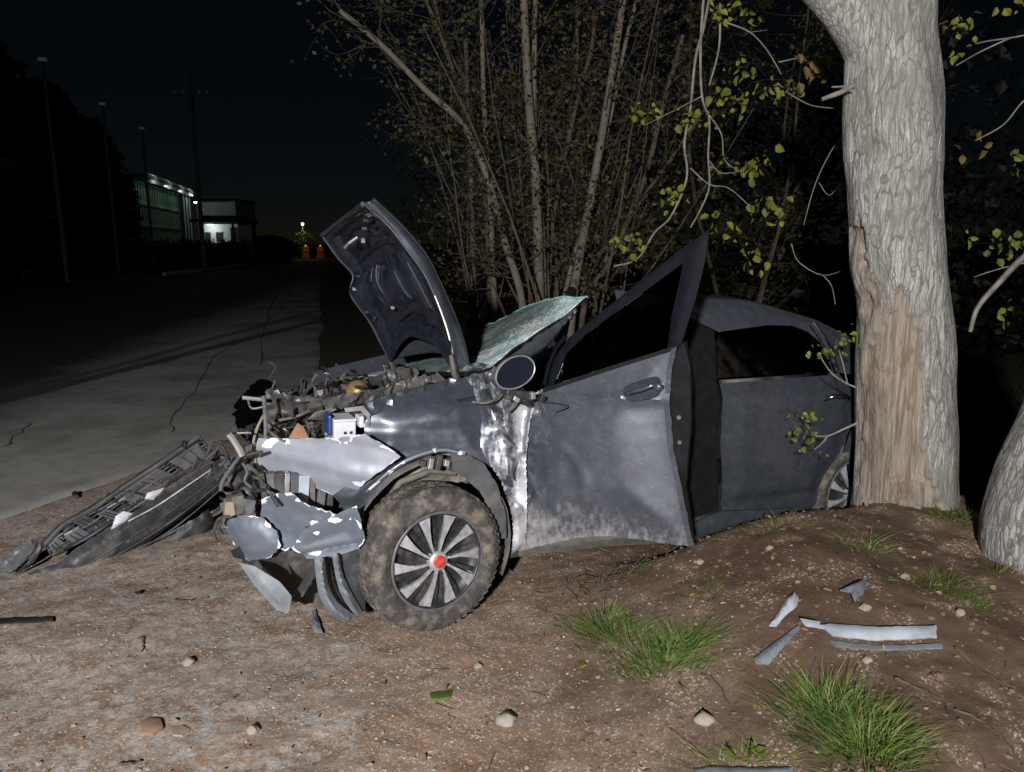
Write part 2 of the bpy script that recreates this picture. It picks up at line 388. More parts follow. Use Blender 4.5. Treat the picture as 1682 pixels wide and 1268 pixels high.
# pale worn concrete showing through at the road's edge
grey = m.mix(m.ramp(n3, .3, .7), (.23, .212, .195), (.48, .455, .42)); grey = m.mix(m.ramp(vr2, .62, .66, 0, .3), grey, (.16, .13, .11))
dl = m.math('ADD', m.math('ADD', m.math('MULTIPLY', px_, -1.), m.math('MULTIPLY', m.math('SUBTRACT', 2.7, py_), .45)), m.math('MULTIPLY', m.math('SUBTRACT', n4, .5), 2.4))
gk = m.math('MULTIPLY', m.math('MULTIPLY', m.ramp(dl, .45, .95), m.ramp(m.noise(24, 6, .75), .4, .58)), m.ramp(n2, .34, .5))
c = m.mix(m.math('MULTIPLY', gk, .88), c, grey)
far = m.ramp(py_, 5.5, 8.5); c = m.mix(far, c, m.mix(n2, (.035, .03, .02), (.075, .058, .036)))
m.col(c); m.bump(m.math('ADD', m.math('MULTIPLY', n3, .6), m.math('MULTIPLY', m.ramp(d2, 0, .5), .2)), .75, .009); MAT['dirt'] = m.m

def axis(parts):
    out = []
    for a, b, n in parts: out += list(np.linspace(a, b, n, endpoint=False))
    return np.array(out + [parts[-1][1]])
gx = axis([(-900, -60, 12), (-60, -12, 12), (-12, -4, 40), (-4, 3.6, 380), (3.6, 12, 42), (12, 60, 12), (60, 900, 12)])
gy = axis([(-40, 0, 12), (0, 1.2, 20), (1.2, 5.0, 200), (5, 10, 80), (10, 30, 40), (30, 100, 20), (100, 1200, 16)])
XR_Y = [-40, 1.5, 3.2, 4.3, 5.0, 6.4, 9, 14.5, 29, 1200]; XR_X = [-4.2, -4.2, -3.6, -3.05, -2.75, -2.35, -2.3, -3.7, -7.4, -300]
def xr(y): return np.interp(y, XR_Y, XR_X) + .14 * fbm(np.asarray(y) * .6, 3.1, 0, 3) * np.clip(np.asarray(y) / 6, .3, 1)
def ground_z(X, Y):
    near = np.clip(1 - (np.abs(Y - 3) - 3) / 6, 0, 1)
    z = hz(X, Y) + near * (.03 * fbm(X * .9, Y * .9, 0, 3, 3) + .013 * fbm(X * 5, Y * 5, 0, 4, 9) + .004 * fbm(X * 26, Y * 26, 0, 2, 21))
    z = z + .034 * sm((X - .2) / 1.) * near * fbm(X * 3.1, Y * 3.1, 1.5, 4, 5)
    d = X - np.interp(Y, XR_Y, XR_X)
    z = np.where(d < .6, z * sm((d + .1) / .7) - .04 * sm((-.02 - d) / .25), z)
    return z - .02 * sm((Y - 12) / 10)
GX, GY = np.meshgrid(gx, gy); GZ = ground_z(GX, GY)
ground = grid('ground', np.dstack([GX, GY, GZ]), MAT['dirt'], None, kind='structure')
def gz(x, y):
    i = min(max(int(np.searchsorted(gx, x)) - 1, 0), len(gx) - 2); j = min(max(int(np.searchsorted(gy, y)) - 1, 0), len(gy) - 2)
    t = (x - gx[i]) / (gx[i + 1] - gx[i]); s = (y - gy[j]) / (gy[j + 1] - gy[j])
    return float((GZ[j, i] * (1 - t) + GZ[j, i + 1] * t) * (1 - s) + (GZ[j + 1, i] * (1 - t) + GZ[j + 1, i + 1] * t) * s)

# road: dusty pale lane on the verge side, dark asphalt beyond
m = NT('road_surface', .85, 0, .3); co = m.co(); x_ = m.n('SeparateXYZ', {0: co}, 0); y_ = m.n('SeparateXYZ', {0: co}, 1)
n1 = m.noise(.8, 7, .62); n2 = m.noise(7, 6, .6); n3 = m.noise(55, 4, .6)
pale = m.mix(m.ramp(n2, .3, .7), (.28, .272, .256), (.35, .338, .316)); pale = m.mix(m.ramp(n1, .42, .66, 0, .7), pale, (.13, .12, .106)); pale = m.mix(m.ramp(n3, .6, .75, 0, .35), pale, (.5, .49, .46))
spots = m.ramp(m.noise(1., 6, .6, m.co(scale=(6, 2.2, 1))), .66, .74, 0, .8); pale = m.mix(spots, pale, (.06, .052, .045))
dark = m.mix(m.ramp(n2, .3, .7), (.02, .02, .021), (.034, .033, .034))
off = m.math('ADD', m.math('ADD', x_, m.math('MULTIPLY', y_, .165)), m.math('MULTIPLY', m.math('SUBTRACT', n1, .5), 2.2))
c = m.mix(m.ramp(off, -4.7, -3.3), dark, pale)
def band(x0, y0, x1, y1, wd, k):
    L = math.hypot(x1 - x0, y1 - y0); nx, ny = -(y1 - y0) / L, (x1 - x0) / L
    d = m.math('ADD', m.math('ADD', m.math('MULTIPLY', x_, nx), m.math('MULTIPLY', y_, ny)), -(x0 * nx + y0 * ny))
    d = m.math('ABSOLUTE', m.math('ADD', d, m.math('MULTIPLY', m.math('SUBTRACT', n1, .5), .25)))
    return m.ramp(d, wd * .6, wd, k, 0)
SK = [(-5.399,7.845,-0.001),(-4.045,16.819,-0),(-5.387,10.627,-0.001),(-5.015,16.023,-0.001)]
c = m.mix(band(*SK[0][:2], *SK[1][:2], .17, .8), c, (.035, .034, .035)); c = m.mix(band(*SK[2][:2], *SK[3][:2], .13, .6), c, (.04, .038, .038))
m.col(c); m.bump(n3, .25, .004); MAT['road'] = m.m
ry = axis([(1.0, 10, 220), (10, 40, 120), (40, 600, 40)])
X = np.zeros((len(ry), 14, 3))
for i, y in enumerate(ry):
    a = float(xr(y)); b = -5.5 - .288 * y
    for j, t in enumerate(np.linspace(0, 1, 14) ** 1.6): X[i, j] = (a + (b - a) * t, y, (-.04 if j == 0 else .0) - .02 * float(sm((y - 12) / 10)) + .004)
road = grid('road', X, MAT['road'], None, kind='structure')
simple('crack_fill', (.05, .048, .045), .95)
def crack(P, wd):
    pts = curve_pts(P, 8); v = []; f = []
    for i, p in enumerate(pts):
        k = wd * (.35 + abs(float(vnoise(i * .7, wd * 91, 0)))) * (0.2 if i in (0, len(pts) - 1) else 1); j = .05 * float(vnoise(i * .45, 2.2 + wd, 7))
        for s in (-1, 1): v.append((p[0] + j + s * k, p[1], p[2] + .0085))
        if i: f.append((2 * i - 2, 2 * i - 1, 2 * i + 1, 2 * i))
    return mesh('crack', v, f, MAT['crack_fill'], road)
crack([(-8.624,29.176,-0),(-6.027,19.422,-0.001),(-4.967,14.506,-0),(-4.398,10.915,-0),(-3.791,8.802,-0),(-3.386,7.45,-0.001),(-3.041,6.353,-0)] , .009)
crack([(-8.303,26.178,-0),(-5.581,16.959,-0),(-4.278,12.666,-0.001),(-3.46,10.081,-0.001)], .013)
crack([(-4.188,5.9,-0.001),(-4.319,6.293,-0.001),(-4.454,6.743,-0.002)], .012)
crack([(-3.668,10.627,-0.001),(-3.368,10.512,-0.001),(-3.139,10.627,-0.001)], .035)
# low kerb far along the left side
KB = [(-18.195,39.239,-0),(-18.38,44.334,-0.001),(-20.366,59.734,-0)]
mb = MB(); mb.tube([(p[0], p[1], .06) for p in KB], .12, 4); mb.build('kerb', MAT['concrete_wall'], None, kind='structure')
# black sheet painting the wreck's cast shadow on the road
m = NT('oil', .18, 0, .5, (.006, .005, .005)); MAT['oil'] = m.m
WRECK_SHADOW = [(-2.86,7.45,-0.001),(-2.982,8.075,-0.001),(-3.104,8.923,-0),(-2.902,8.802,-0),(-2.61,8.075,-0.001),(-2.3,6.911,-0.001),(-2.109,6.147,-0),(-2.263,6.11,-0.001),(-2.532,6.622,-0.001)]
panel('oil_stain', [(p[0], p[1]) for p in WRECK_SHADOW], lambda u, v, e: (u, v, u * 0 + .0095 + .003 * sm(e / .03)), MAT['oil'], road, .08, .002, .03, round_n=5)

def pebbles(n, sx, sy, smin, smax, seed, dens=None):
    r = np.random.RandomState(seed); t = (1 + 5 ** .5) / 2
    P0 = np.array([(-1, t, 0), (1, t, 0), (-1, -t, 0), (1, -t, 0), (0, -1, t), (0, 1, t), (0, -1, -t), (0, 1, -t), (t, 0, -1), (t, 0, 1), (-t, 0, -1), (-t, 0, 1)]) / 1.9
    F0 = np.array([(0, 11, 5), (0, 5, 1), (0, 1, 7), (0, 7, 10), (0, 10, 11), (1, 5, 9), (5, 11, 4), (11, 10, 2), (10, 7, 6), (7, 1, 8), (3, 9, 4), (3, 4, 2), (3, 2, 6), (3, 6, 8), (3, 8, 9), (4, 9, 5), (2, 4, 11), (6, 2, 10), (8, 6, 7), (9, 8, 1)])
    x = r.uniform(*sx, n); y = r.uniform(*sy, n)
    if dens is not None:
        k = r.uniform(0, 1, n) < dens(x, y); x, y = x[k], y[k]
    n = len(x); s = smin + (smax - smin) * r.uniform(0, 1, n) ** 4
    z = ground_z(x, y); V = P0[None] * (1 + r.uniform(-.3, .3, (n, 12, 1))); a = r.uniform(0, 6.28, n)
    sc = np.stack([s * r.uniform(.7, 1.4, n), s * r.uniform(.6, 1.1, n), s * r.uniform(.4, .75, n)], 1)
    V = V * sc[:, None]; ca, sa = np.cos(a)[:, None], np.sin(a)[:, None]
    V = np.stack([V[..., 0] * ca - V[..., 1] * sa, V[..., 0] * sa + V[..., 1] * ca, V[..., 2]], -1) + np.stack([x, y, z + sc[:, 2] * .05], 1)[:, None]
    F_ = (F0[None] + (np.arange(n) * 12)[:, None, None]).reshape(-1, 3)
    return V.reshape(-1, 3), F_
m = NT('gravel_stones', .9); c1 = m.noise(17, 2); c2 = m.noise(29, 3)
m.col(m.mix(m.ramp(c1, .35, .65), m.mix(c2, (.17, .12, .085), (.27, .2, .155)), m.mix(c2, (.25, .21, .175), (.42, .36, .31)))); m.bump(m.noise(140, 3), .4, .003); MAT['gravel'] = m.m
den = lambda x, y: np.clip(.95 - (x - .1) * .8, .1, 1) * (.35 + .65 * (fbm(x * 1.6, y * 1.6, 0, 3, 4) > -.1))
V, F_ = pebbles(15000, (-3.2, 3.0), (1.3, 4.6), .002, .0095, 5, den)
mesh('gravel', V, F_, MAT['gravel'], None, False, label='loose gravel and grit scattered over the dirt and verge', category='gravel', kind='stuff')

V, F_ = pebbles(5200, (.1, 3.0), (1.3, 4.2), .003, .016, 15, lambda x, y: np.where(fbm(x * 2.2, y * 2.2, 0, 3, 14) > -.05, .9, .25))
m = NT('soil_clod', .95, 0, .2); c1 = m.noise(23, 3); m.col(m.mix(c1, (.09, .056, .038), (.2, .135, .095))); m.bump(m.noise(160, 4, .7), .5, .004); MAT['soil_clod'] = m.m
mesh('soil_clods', V, F_, MAT['soil_clod'], None, False, label='small brown soil clods on the dirt slope below the tree', category='soil clods', kind='stuff')

# ------------------------------------------------------------------ leaf and twig tools
def leaf_mesh(name, L, mat, parent, kind=None, shape='ovate'):
    """L: list of (pos, dir, size)"""
    v = []; f = []
    for p, d, s in L:
        p = Vector(p); d = Vector(d); d = d.normalized() if d.length > 1e-6 else Vector((0, 0, -1))
        side = d.cross(Vector((rng.gauss(0, 1), rng.gauss(0, 1), rng.gauss(0, 1)))); side = side.normalized() if side.length > 1e-6 else Vector((1, 0, 0))
        up = side.cross(d); b = len(v)
        if shape == 'ovate':
            wd = s * rng.uniform(.3, .42)
            for a, ww, h in ((0, 0, 0), (.3, -1, .12), (.3, 1, .12), (.68, -.8, .1), (.68, .8, .1), (1, 0, -.08), (.45, 0, 0)):
                v.append(tuple(p + d * (a * s) + side * (ww * wd) + up * (h * s)))
            f += [(b, b + 6, b + 1), (b, b + 2, b + 6), (b + 1, b + 6, b + 3), (b + 2, b + 4, b + 6), (b + 3, b + 6, b + 5), (b + 4, b + 5, b + 6)]
        else:
            wd = s * .38
            v += [tuple(p), tuple(p + d * s * .5 - side * wd + up * s * .08), tuple(p + d * s), tuple(p + d * s * .5 + side * wd + up * s * .08)]
            f += [(b, b + 1, b + 2), (b, b + 2, b + 3)]
    o = mesh(name, v, f, mat, parent)
    if kind: o['kind'] = kind
    return o
def wander(p, d, length, n=5, jit=.25, droop=0.):
    pts = [Vector(p)]; d = Vector(d).normalized()
    for i in range(n):
        d = (d + Vector((rng.gauss(0, jit), rng.gauss(0, jit), rng.gauss(0, jit) - droop))).normalized(); pts.append(pts[-1] + d * (length / n))
    return pts
def dress(pts, rad, mbt, leaves, n1, l1, n2, l2, leaf_n, leaf_s, start=.3, jit=.22):
    """side twigs and leaf spots along a stem"""
    m_ = len(pts)
    for _ in range(n1):
        t = rng.uniform(start, 1) * (m_ - 1); i = min(int(t), m_ - 2); p = Vector(pts[i]).lerp(Vector(pts[i + 1]), t - i)
        ax = (Vector(pts[i + 1]) - Vector(pts[i])).normalized()
        d = (ax * rng.uniform(.3, 1) + Vector((rng.gauss(0, 1), rng.gauss(0, 1), rng.gauss(0, .6))).normalized() * .9)
        tw = wander(p, d, l1 * rng.uniform(.5, 1.2), 5, jit); r0 = max(.003, rad * .28 * rng.uniform(.6, 1.1))
        mbt.tube(tw, [r0, r0 * .8, r0 * .65, r0 * .5, r0 * .35, r0 * .2], 4, False)
        for _ in range(n2):
            j = rng.randint(1, 4); tw2 = wander(tw[j], (tw[j + 1] - tw[j]).normalized() + Vector((rng.gauss(0, .7), rng.gauss(0, .7), rng.gauss(0, .5))), l2 * rng.uniform(.5, 1.2), 3, jit)
            mbt.tube(tw2, [r0 * .4, r0 * .3, r0 * .25, r0 * .15], 3, False)
            for q in tw2[1:]:
                for _ in range(leaf_n):
                    leaves.append((q + Vector((rng.gauss(0, .05), rng.gauss(0, .05), rng.gauss(0, .05))), Vector((rng.gauss(0, 1), rng.gauss(0, 1), rng.gauss(-.3, .8))), leaf_s * rng.uniform(.6, 1.3)))

# ------------------------------------------------------------------ the walnut tree the car came to rest against
def trunk_mesh(name, L, Rr, rows, ring, mat, parent, scar=None, bark=.0045, root=0.):
    L = np.array(L); Rr = np.array(Rr); c = (L + Rr) / 2; rad = np.linalg.norm(L - Rr, axis=1) / 2
    order = np.argsort(c[:, 2]); c = c[order]; rad = rad[order]
    zz = np.linspace(c[0, 2], c[-1, 2], rows); th = np.linspace(0, 2 * np.pi, ring, endpoint=False)
    cx = np.interp(zz, c[:, 2], c[:, 0]); cy = np.interp(zz, c[:, 2], c[:, 1]); rr = np.interp(zz, c[:, 2], rad)
    ker = np.ones(9) / 9; pad = lambda a: np.convolve(np.pad(a, 4, 'edge'), ker, 'valid'); cx, cy, rr = pad(cx), pad(cy), pad(rr)
    T, Z = np.meshgrid(th, zz); RR = rr[:, None] * np.ones_like(T); ux, uy = np.cos(T), np.sin(T)
    k = 13.
    d = bark * 1.1 * np.abs(fbm(ux * 3.2 + 9, uy * 3.2 + 4, Z * 1.3, 3, 2)) * 2 + bark * fbm(ux * 7, uy * 7, Z * 2.4, 3, 8) + .035 * fbm(ux * 1.1, uy * 1.1, Z * 1.5, 2, 31)
    if root: d = d + root * sm((zz[0] + .5 - Z) / .5) * (.5 + .5 * np.cos(T * 5 + 1.) + .4 * fbm(ux * 2, uy * 2, 0, 2, 77))
    sc = scar(T, Z) if scar else np.zeros_like(T)
    d = d * (1 - .7 * sc) - .03 * sc + .016 * np.clip(4 * sc * (1 - sc), 0, 1) * (np.asarray(scar is not None) * 1.)
    if scar: u_ = np.sin((T + np.pi / 2 + np.pi) % (2 * np.pi) - np.pi); d = d - .03 * np.exp(-((u_ + .3 + .05 * fbm(Z * 3, 1., 0, 2, 5)) / .035) ** 2) * sm((.85 - Z) / .15) * (uy < 0)
    RR = RR + d - .022
    X = np.dstack([cx[:, None] + RR * ux, cy[:, None] + RR * uy, Z]); V = X.reshape(-1, 3); n = ring
    f = [(i * n + j, i * n + (j + 1) % n, (i + 1) * n + (j + 1) % n, (i + 1) * n + j) for i in range(rows - 1) for j in range(ring)]
    return mesh(name, V, f, mat, parent, True, {'scar': sc.ravel()})
walnut = thing('walnut_tree', 'stout pale-barked tree with a bark-stripped scar, against the rear of the car', 'tree', (1.95, 3.78, .28))
def rel(P, o): return [tuple(np.array(p[:3]) - np.array(o.location)) + tuple(p[3:]) for p in P]
TL = [(1.469,3.78,3.441),(1.514,3.78,3.037),(1.547,3.78,2.775),(1.578,3.78,2.615),(1.611,3.78,2.368),(1.654,3.78,1.855),(1.701,3.78,1.527),(1.741,3.78,1.375),(1.762,3.78,1.031),(1.797,3.78,0.708),(1.832,3.78,0.374),(1.839,3.78,0.22),(1.816,3.78,0.029)]
TR = [(1.862,3.78,3.441),(1.933,3.78,3.037),(1.983,3.78,2.775),(2.006,3.78,2.615),(2.069,3.78,2.228),(2.136,3.78,1.855),(2.188,3.78,1.527),(2.217,3.78,1.375),(2.265,3.78,1.031),(2.32,3.78,0.708),(2.354,3.78,0.374),(2.362,3.78,0.22),(2.396,3.78,0.029)]
def scar(T, Z):
    a = (T + np.pi / 2 + np.pi) % (2 * np.pi) - np.pi          # 0 = towards the road
    u = np.sin(a); z = Z + .28; nz = fbm(u * 4, z * 3, 2.2, 4, 12)
    k = sm((u + 1.05 + .1 * nz) / .12) * sm((.02 + .4 * nz - .25 * (z - .7) - u) / .07) * sm((1.3 + .5 * nz - .35 * u - z) / .06) * (np.cos(a) > -.15)
    k2 = np.exp(-((u + .18) / .16) ** 2 - ((z - 1.2) / .05) ** 2)
    return np.clip(np.maximum(k * (.55 + .6 * sm((nz + .25) / .3)), k2), 0, 1)
trunk_mesh('trunk', rel(TL, walnut), rel(TR, walnut), 300, 110, MAT['walnut_bark'], walnut, scar, root=.008)
# a limb leaving to the upper left, and broken stubs
lb = rel([(1.787,3.78,2.368),(1.695,3.78,2.574),(1.564,3.78,2.749),(1.409,3.78,2.894),(1.212,3.78,3.063),(0.974,3.78,3.292)], walnut)
MB().tube(curve_pts(lb, 5), list(np.linspace(.12, .1, 26)), 18).build('limb', MAT['walnut_bark'], walnut, True)
st = rel([(1.617,3.72,2.384),(1.557,3.72,2.351),(1.472,3.72,2.321)], walnut); MB().tube(st, [.016, .012, .009], 7).build('broken_stub', MAT['twig'], walnut, True)
st = rel([(1.614,3.72,2.357),(1.572,3.72,2.378),(1.514,3.72,2.376)], walnut); MB().tube(st, [.01, .006, .004], 5).build('broken_stub', MAT['twig'], walnut, True)
# hanging leafy branches
BR = [([(1.276,4.75,2.94),(1.421,4.75,2.886),(1.522,4.75,2.794),(1.578,4.75,2.719),(1.623,4.75,2.65)], 4), ([(1.421,4.75,2.886),(1.522,4.75,2.899)], 2), ([(1.586,4.7,2.707),(1.743,4.7,2.745),(1.97,4.7,2.839)], 3), ([(1.25,4.8,3.213),(1.248,4.8,3.052),(1.253,4.8,2.809),(1.205,4.8,2.597)], 7),
      ([(1.177,4.9,3.314),(1.165,4.9,2.862),(1.188,4.9,2.552),(1.241,4.9,2.411),(1.244,4.9,2.193),(1.261,4.9,2.003),(1.21,4.9,1.859),(1.152,4.9,1.748)], 7), ([(1.245,4.95,3.331),(1.194,4.95,2.987),(1.148,4.95,2.778),(1.13,4.95,2.492),(1.101,4.95,2.274),(1.126,4.95,2.063),(1.034,4.95,1.822),(0.931,4.95,1.717),(0.825,4.95,1.549),(0.67,4.95,1.501)], 8),
      ([(1.239,4.9,2.44),(1.322,4.9,2.323),(1.345,4.9,2.179),(1.41,4.9,2.119)], 4), ([(1.135,4.9,2.119),(1.26,4.9,2.018),(1.386,4.9,1.995),(1.529,4.9,1.881)], 4), ([(1.253,4.9,2.164),(1.334,4.9,2.089),(1.485,4.9,2.104)], 3), ([(1.188,4.9,2.552),(1.027,4.9,2.472),(0.84,4.9,2.381)], 3),
      ([(1.603,4.6,2.524),(1.751,4.6,2.449),(1.896,4.6,2.429)], 3), ([(1.91,4.4,2.274),(1.831,4.4,2.191),(1.742,4.4,1.99),(1.69,4.4,1.751)], 3), ([(1.664,4.5,1.647),(1.715,4.5,1.54),(1.867,4.5,1.461),(2.021,4.5,1.504)], 3), ([(1.867,4.5,1.461),(1.924,4.5,1.395),(1.955,4.5,1.286)], 3), ([(1.8,4.5,1.998),(1.877,4.5,1.929),(1.969,4.5,2.101)], 2),
      ([(2.852,4.2,2.782),(2.705,4.2,2.728),(2.509,4.2,2.698),(2.409,4.2,2.674)], 4), ([(2.636,4.2,2.716),(2.483,4.2,2.646),(2.362,4.2,2.577)], 4), ([(2.889,4.2,2.509),(2.747,4.2,2.401),(2.652,4.2,2.277),(2.51,4.2,2.195)], 4), ([(2.816,3.9,1.709),(2.651,3.9,1.58),(2.536,3.9,1.445),(2.443,3.9,1.318),(2.419,3.9,1.19)], 15), ([(2.723,4,1.546),(2.591,4,1.514),(2.467,4,1.472)], 3),
      ([(1.673,3.55,0.96),(1.621,3.55,0.984),(1.549,3.55,1.033),(1.483,3.55,1.122)], 4), ([(1.633,3.55,0.978),(1.605,3.55,1.069),(1.578,3.55,1.143)], 3), ([(1.674,3.5,0.793),(1.609,3.5,0.762),(1.537,3.5,0.729),(1.472,3.5,0.729)], 5), ([(1.537,3.5,0.729),(1.511,3.5,0.692),(1.477,3.5,0.661)], 3)]
for P, wpx in BR:
    pts = curve_pts(rel(P, walnut), 5); n = len(pts); r0 = wpx * .62 / 2 * .0039
    MB().tube(pts, [r0 * (1 - .5 * i / n) for i in range(n)], 6).build('branch', MAT['twig'], walnut, True)
CL = [(4.75, [(1.243,4.75,3.014,9),(1.219,4.75,2.99,6),(1.428,4.75,3.017,9),(1.498,4.75,2.997,5),(1.412,4.75,2.67,7),(1.36,4.75,2.684,5),(1.623,4.75,2.587,8),(1.69,4.75,2.58,7),(1.563,4.75,2.559,5),(1.316,4.75,2.552,9),(1.382,4.75,2.489,8),(1.328,4.75,2.475,6),(1.28,4.75,2.535,5)]), (4.9, [(1.075,4.9,2.429,8),(1.145,4.9,2.414,6),(1.189,4.9,2.443,6),(0.792,4.9,2.443,7),(0.843,4.9,2.509,5),(1.311,4.9,2.171,6),(1.468,4.9,2.134,8),(1.544,4.9,2.156,8),(1.516,4.9,2.097,6),(1.589,4.9,2.171,5),(1.581,4.9,1.923,7),(1.677,4.9,1.897,8),(1.649,4.9,1.839,6),(1.056,4.9,1.976,7),(0.964,4.9,1.931,6),(1.331,4.9,1.794,7),(1.422,4.9,1.701,7),(1.506,4.9,1.616,6),(1.567,4.9,1.515,5),(0.785,4.9,1.678,8),(0.726,4.9,1.647,6),(0.676,4.9,1.628,5)]),
      (4.2, [(2.354,4.2,2.817,7),(2.372,4.2,2.767,6),(2.329,4.2,2.692,4),(2.665,4.2,2.889,7),(2.763,4.2,2.128,7),(2.756,4.2,2.078,5),(2.709,4.2,1.608,6),(2.746,4.2,1.631,5),(2.793,4.2,1.687,6),(2.825,4.2,1.648,6),(2.814,4.2,1.31,7),(2.869,4.2,1.259,8),(2.788,4.2,1.241,5),(2.543,4.2,1.687,4)]), (3.55, [(1.59,3.52,1.191,9),(1.555,3.52,1.156,7),(1.617,3.52,1.215,6),(1.484,3.52,1.138,6),(1.448,3.52,1.144,4),(1.439,3.52,0.797,8),(1.431,3.52,0.748,8),(1.458,3.52,0.705,7),(1.479,3.52,0.662,6),(1.409,3.52,0.803,5)])]
LV = []
for Yd, C_ in CL:
    for x, y, z, k in C_:
        o_ = np.array(walnut.location); c0 = Vector((x, y, z)) - Vector(o_); s = .0135 * Yd
        for _ in range(int(k * (1.4 if Yd < 4 else 1.3))):
            p = c0 + Vector((rng.gauss(0, s * .7), rng.gauss(0, s * .7), rng.gauss(0, s * .6))); LV.append((p, Vector((rng.gauss(0, .8), rng.gauss(-.3, .6), rng.gauss(-.9, .5))), s * rng.uniform(.35, 1.1) * (.75 if Yd < 4 else 1)))
leaf_mesh('foliage', LV, MAT['walnut_leaf'], walnut, 'stuff')
LV = []
for x, y, z, k in [(1.729,4.6,2.651,8),(1.775,4.6,2.698,7),(1.816,4.6,2.631,6),(1.684,4.6,2.774,6),(1.667,4.6,2.618,5),(1.85,4.6,2.651,5),(2.717,4.6,2.216,5)]:
    for _ in range(k): LV.append((Vector((x, y, z)) - Vector(walnut.location) + Vector((rng.gauss(0, .045), rng.gauss(0, .05), rng.gauss(0, .04))), Vector((rng.gauss(0, .8), 0, rng.gauss(-.8, .5))), .06 * rng.uniform(.7, 1.3)))
leaf_mesh('bronze_foliage', LV, MAT['bronze_leaf'], walnut, 'stuff')
# second trunk, cut by the right edge of the photo
lean = thing('leaning_tree', 'thick leaning tree trunk at the far right edge, its base in the dirt', 'tree', (2.22, 3.05, .2))
L2 = [(2.265,3.05,1.6),(2.226,3.05,1.252),(2.167,3.05,0.916),(2.1,3.05,0.716),(2.06,3.05,0.482),(2.068,3.05,0.328),(2.125,3.05,0.171),(2.137,3.05,0.025)]; R2 = [(2.758,3.05,1.6),(2.743,3.05,1.252),(2.697,3.05,0.916),(2.641,3.05,0.716),(2.622,3.05,0.482),(2.659,3.05,0.328),(2.737,3.05,0.171),(2.777,3.05,0.025)]
trunk_mesh('trunk', rel(L2, lean), rel(R2, lean), 120, 80, MAT['walnut_bark'], lean, None, root=.0)

# ------------------------------------------------------------------ thicket of thin stems behind the car
ST = [(7.6, 'pale', [(0.097,7.6,4.387),(0.11,7.6,3.913),(0.159,7.6,3.038),(0.235,7.6,2.238),(0.279,7.6,1.097),(0.295,7.6,0.659)], 16, 'pale straight stem behind the windscreen, thickest of the upright stems in the thicket'),
      (7.7, 'pale', [(0.231,7.7,4.423),(0.222,7.7,3.942),(0.215,7.7,3.056),(0.237,7.7,2.481),(0.317,7.7,1.523),(0.331,7.7,0.646)], 10, 'thin pale stem just right of the thickest upright stem'),
      (7.3, 'pale', [(1.034,7.3,4.279),(1.003,7.3,3.823),(0.902,7.3,2.983),(0.776,7.3,2.215),(0.688,7.3,1.646),(0.591,7.3,1.059),(0.536,7.3,0.699)], 15, 'thick pale stem leaning right at the right of the thicket'),
      (7.4, 'pale', [(-1.584,7.4,3.749),(-1.226,7.4,3.475),(-0.81,7.4,3.056),(-0.469,7.4,2.754),(-0.24,7.4,2.279),(-0.066,7.4,1.646),(0.103,7.4,1.051),(0.165,7.4,0.685)], 12, 'pale stem leaning far left, arching over the raised hood'),
      (7.9, 'brown', [(-0.901,7.9,4.223),(-0.846,7.9,4.002),(-0.661,7.9,3.553),(-0.45,7.9,2.917),(-0.318,7.9,2.502),(-0.248,7.9,1.645),(-0.228,7.9,0.62)], 8, 'slim stem bending left from the middle of the thicket'),
      (8.1, 'brown', [(-0.86,8.1,4.4),(-0.599,8.1,3.484),(0.057,8.1,2.798),(0.249,8.1,2.524),(0.32,8.1,1.645),(0.361,8.1,0.594)], 7, 'slim brown stem slanting left across the thickest upright stem'),
      (7.9, 'brown', [(-0.466,7.9,3.666),(-0.439,7.9,2.858),(-0.421,7.9,2.139),(-0.407,7.9,1.011),(-0.404,7.9,0.62)], 10, 'short brown upright stem at the left of the thicket'),
      (7.7, 'pale', [(-0.296,7.7,4.264),(-0.281,7.7,3.056),(-0.226,7.7,2.186),(-0.183,7.7,1.027),(-0.178,7.7,0.646)], 10, 'upright stem second from the left, behind the hood'),
      (7.2, 'brown', [(1.539,7.2,3.487),(1.371,7.2,2.805),(1.249,7.2,2.262),(0.927,7.2,1.474),(0.701,7.2,1.067),(0.648,7.2,0.712)], 10, 'brown stem leaning right above the open door'),
      (7.8, 'brown', [(0.705,7.8,3.972),(0.801,7.8,3.64),(0.604,7.8,2.843),(0.402,7.8,1.645),(0.38,7.8,0.633)], 8, 'crooked brown stem between the two thickest pale stems'),
      (8.0, 'brown', [(0.626,8,4.366),(0.659,8,3.461),(0.591,8,2.694),(0.918,8,2.084),(0.511,8,1.455),(0.443,8,0.607)], 8, 'twisted brown stem behind the middle of the thicket'),
      (7.5, 'pale', [(1.248,7.5,4.196),(1.086,7.5,3.564),(0.959,7.5,2.909),(0.771,7.5,2.057),(0.515,7.5,1.043),(0.458,7.5,0.672)], 8, 'thin pale stem crossing the right-leaning thick stem'),
      (7.3, 'brown', [(1.921,7.3,3.037),(1.547,7.3,2.493),(1.161,7.3,1.932),(0.855,7.3,1.296),(0.747,7.3,0.699)], 7, 'low brown stem leaning farthest right over the windscreen')]
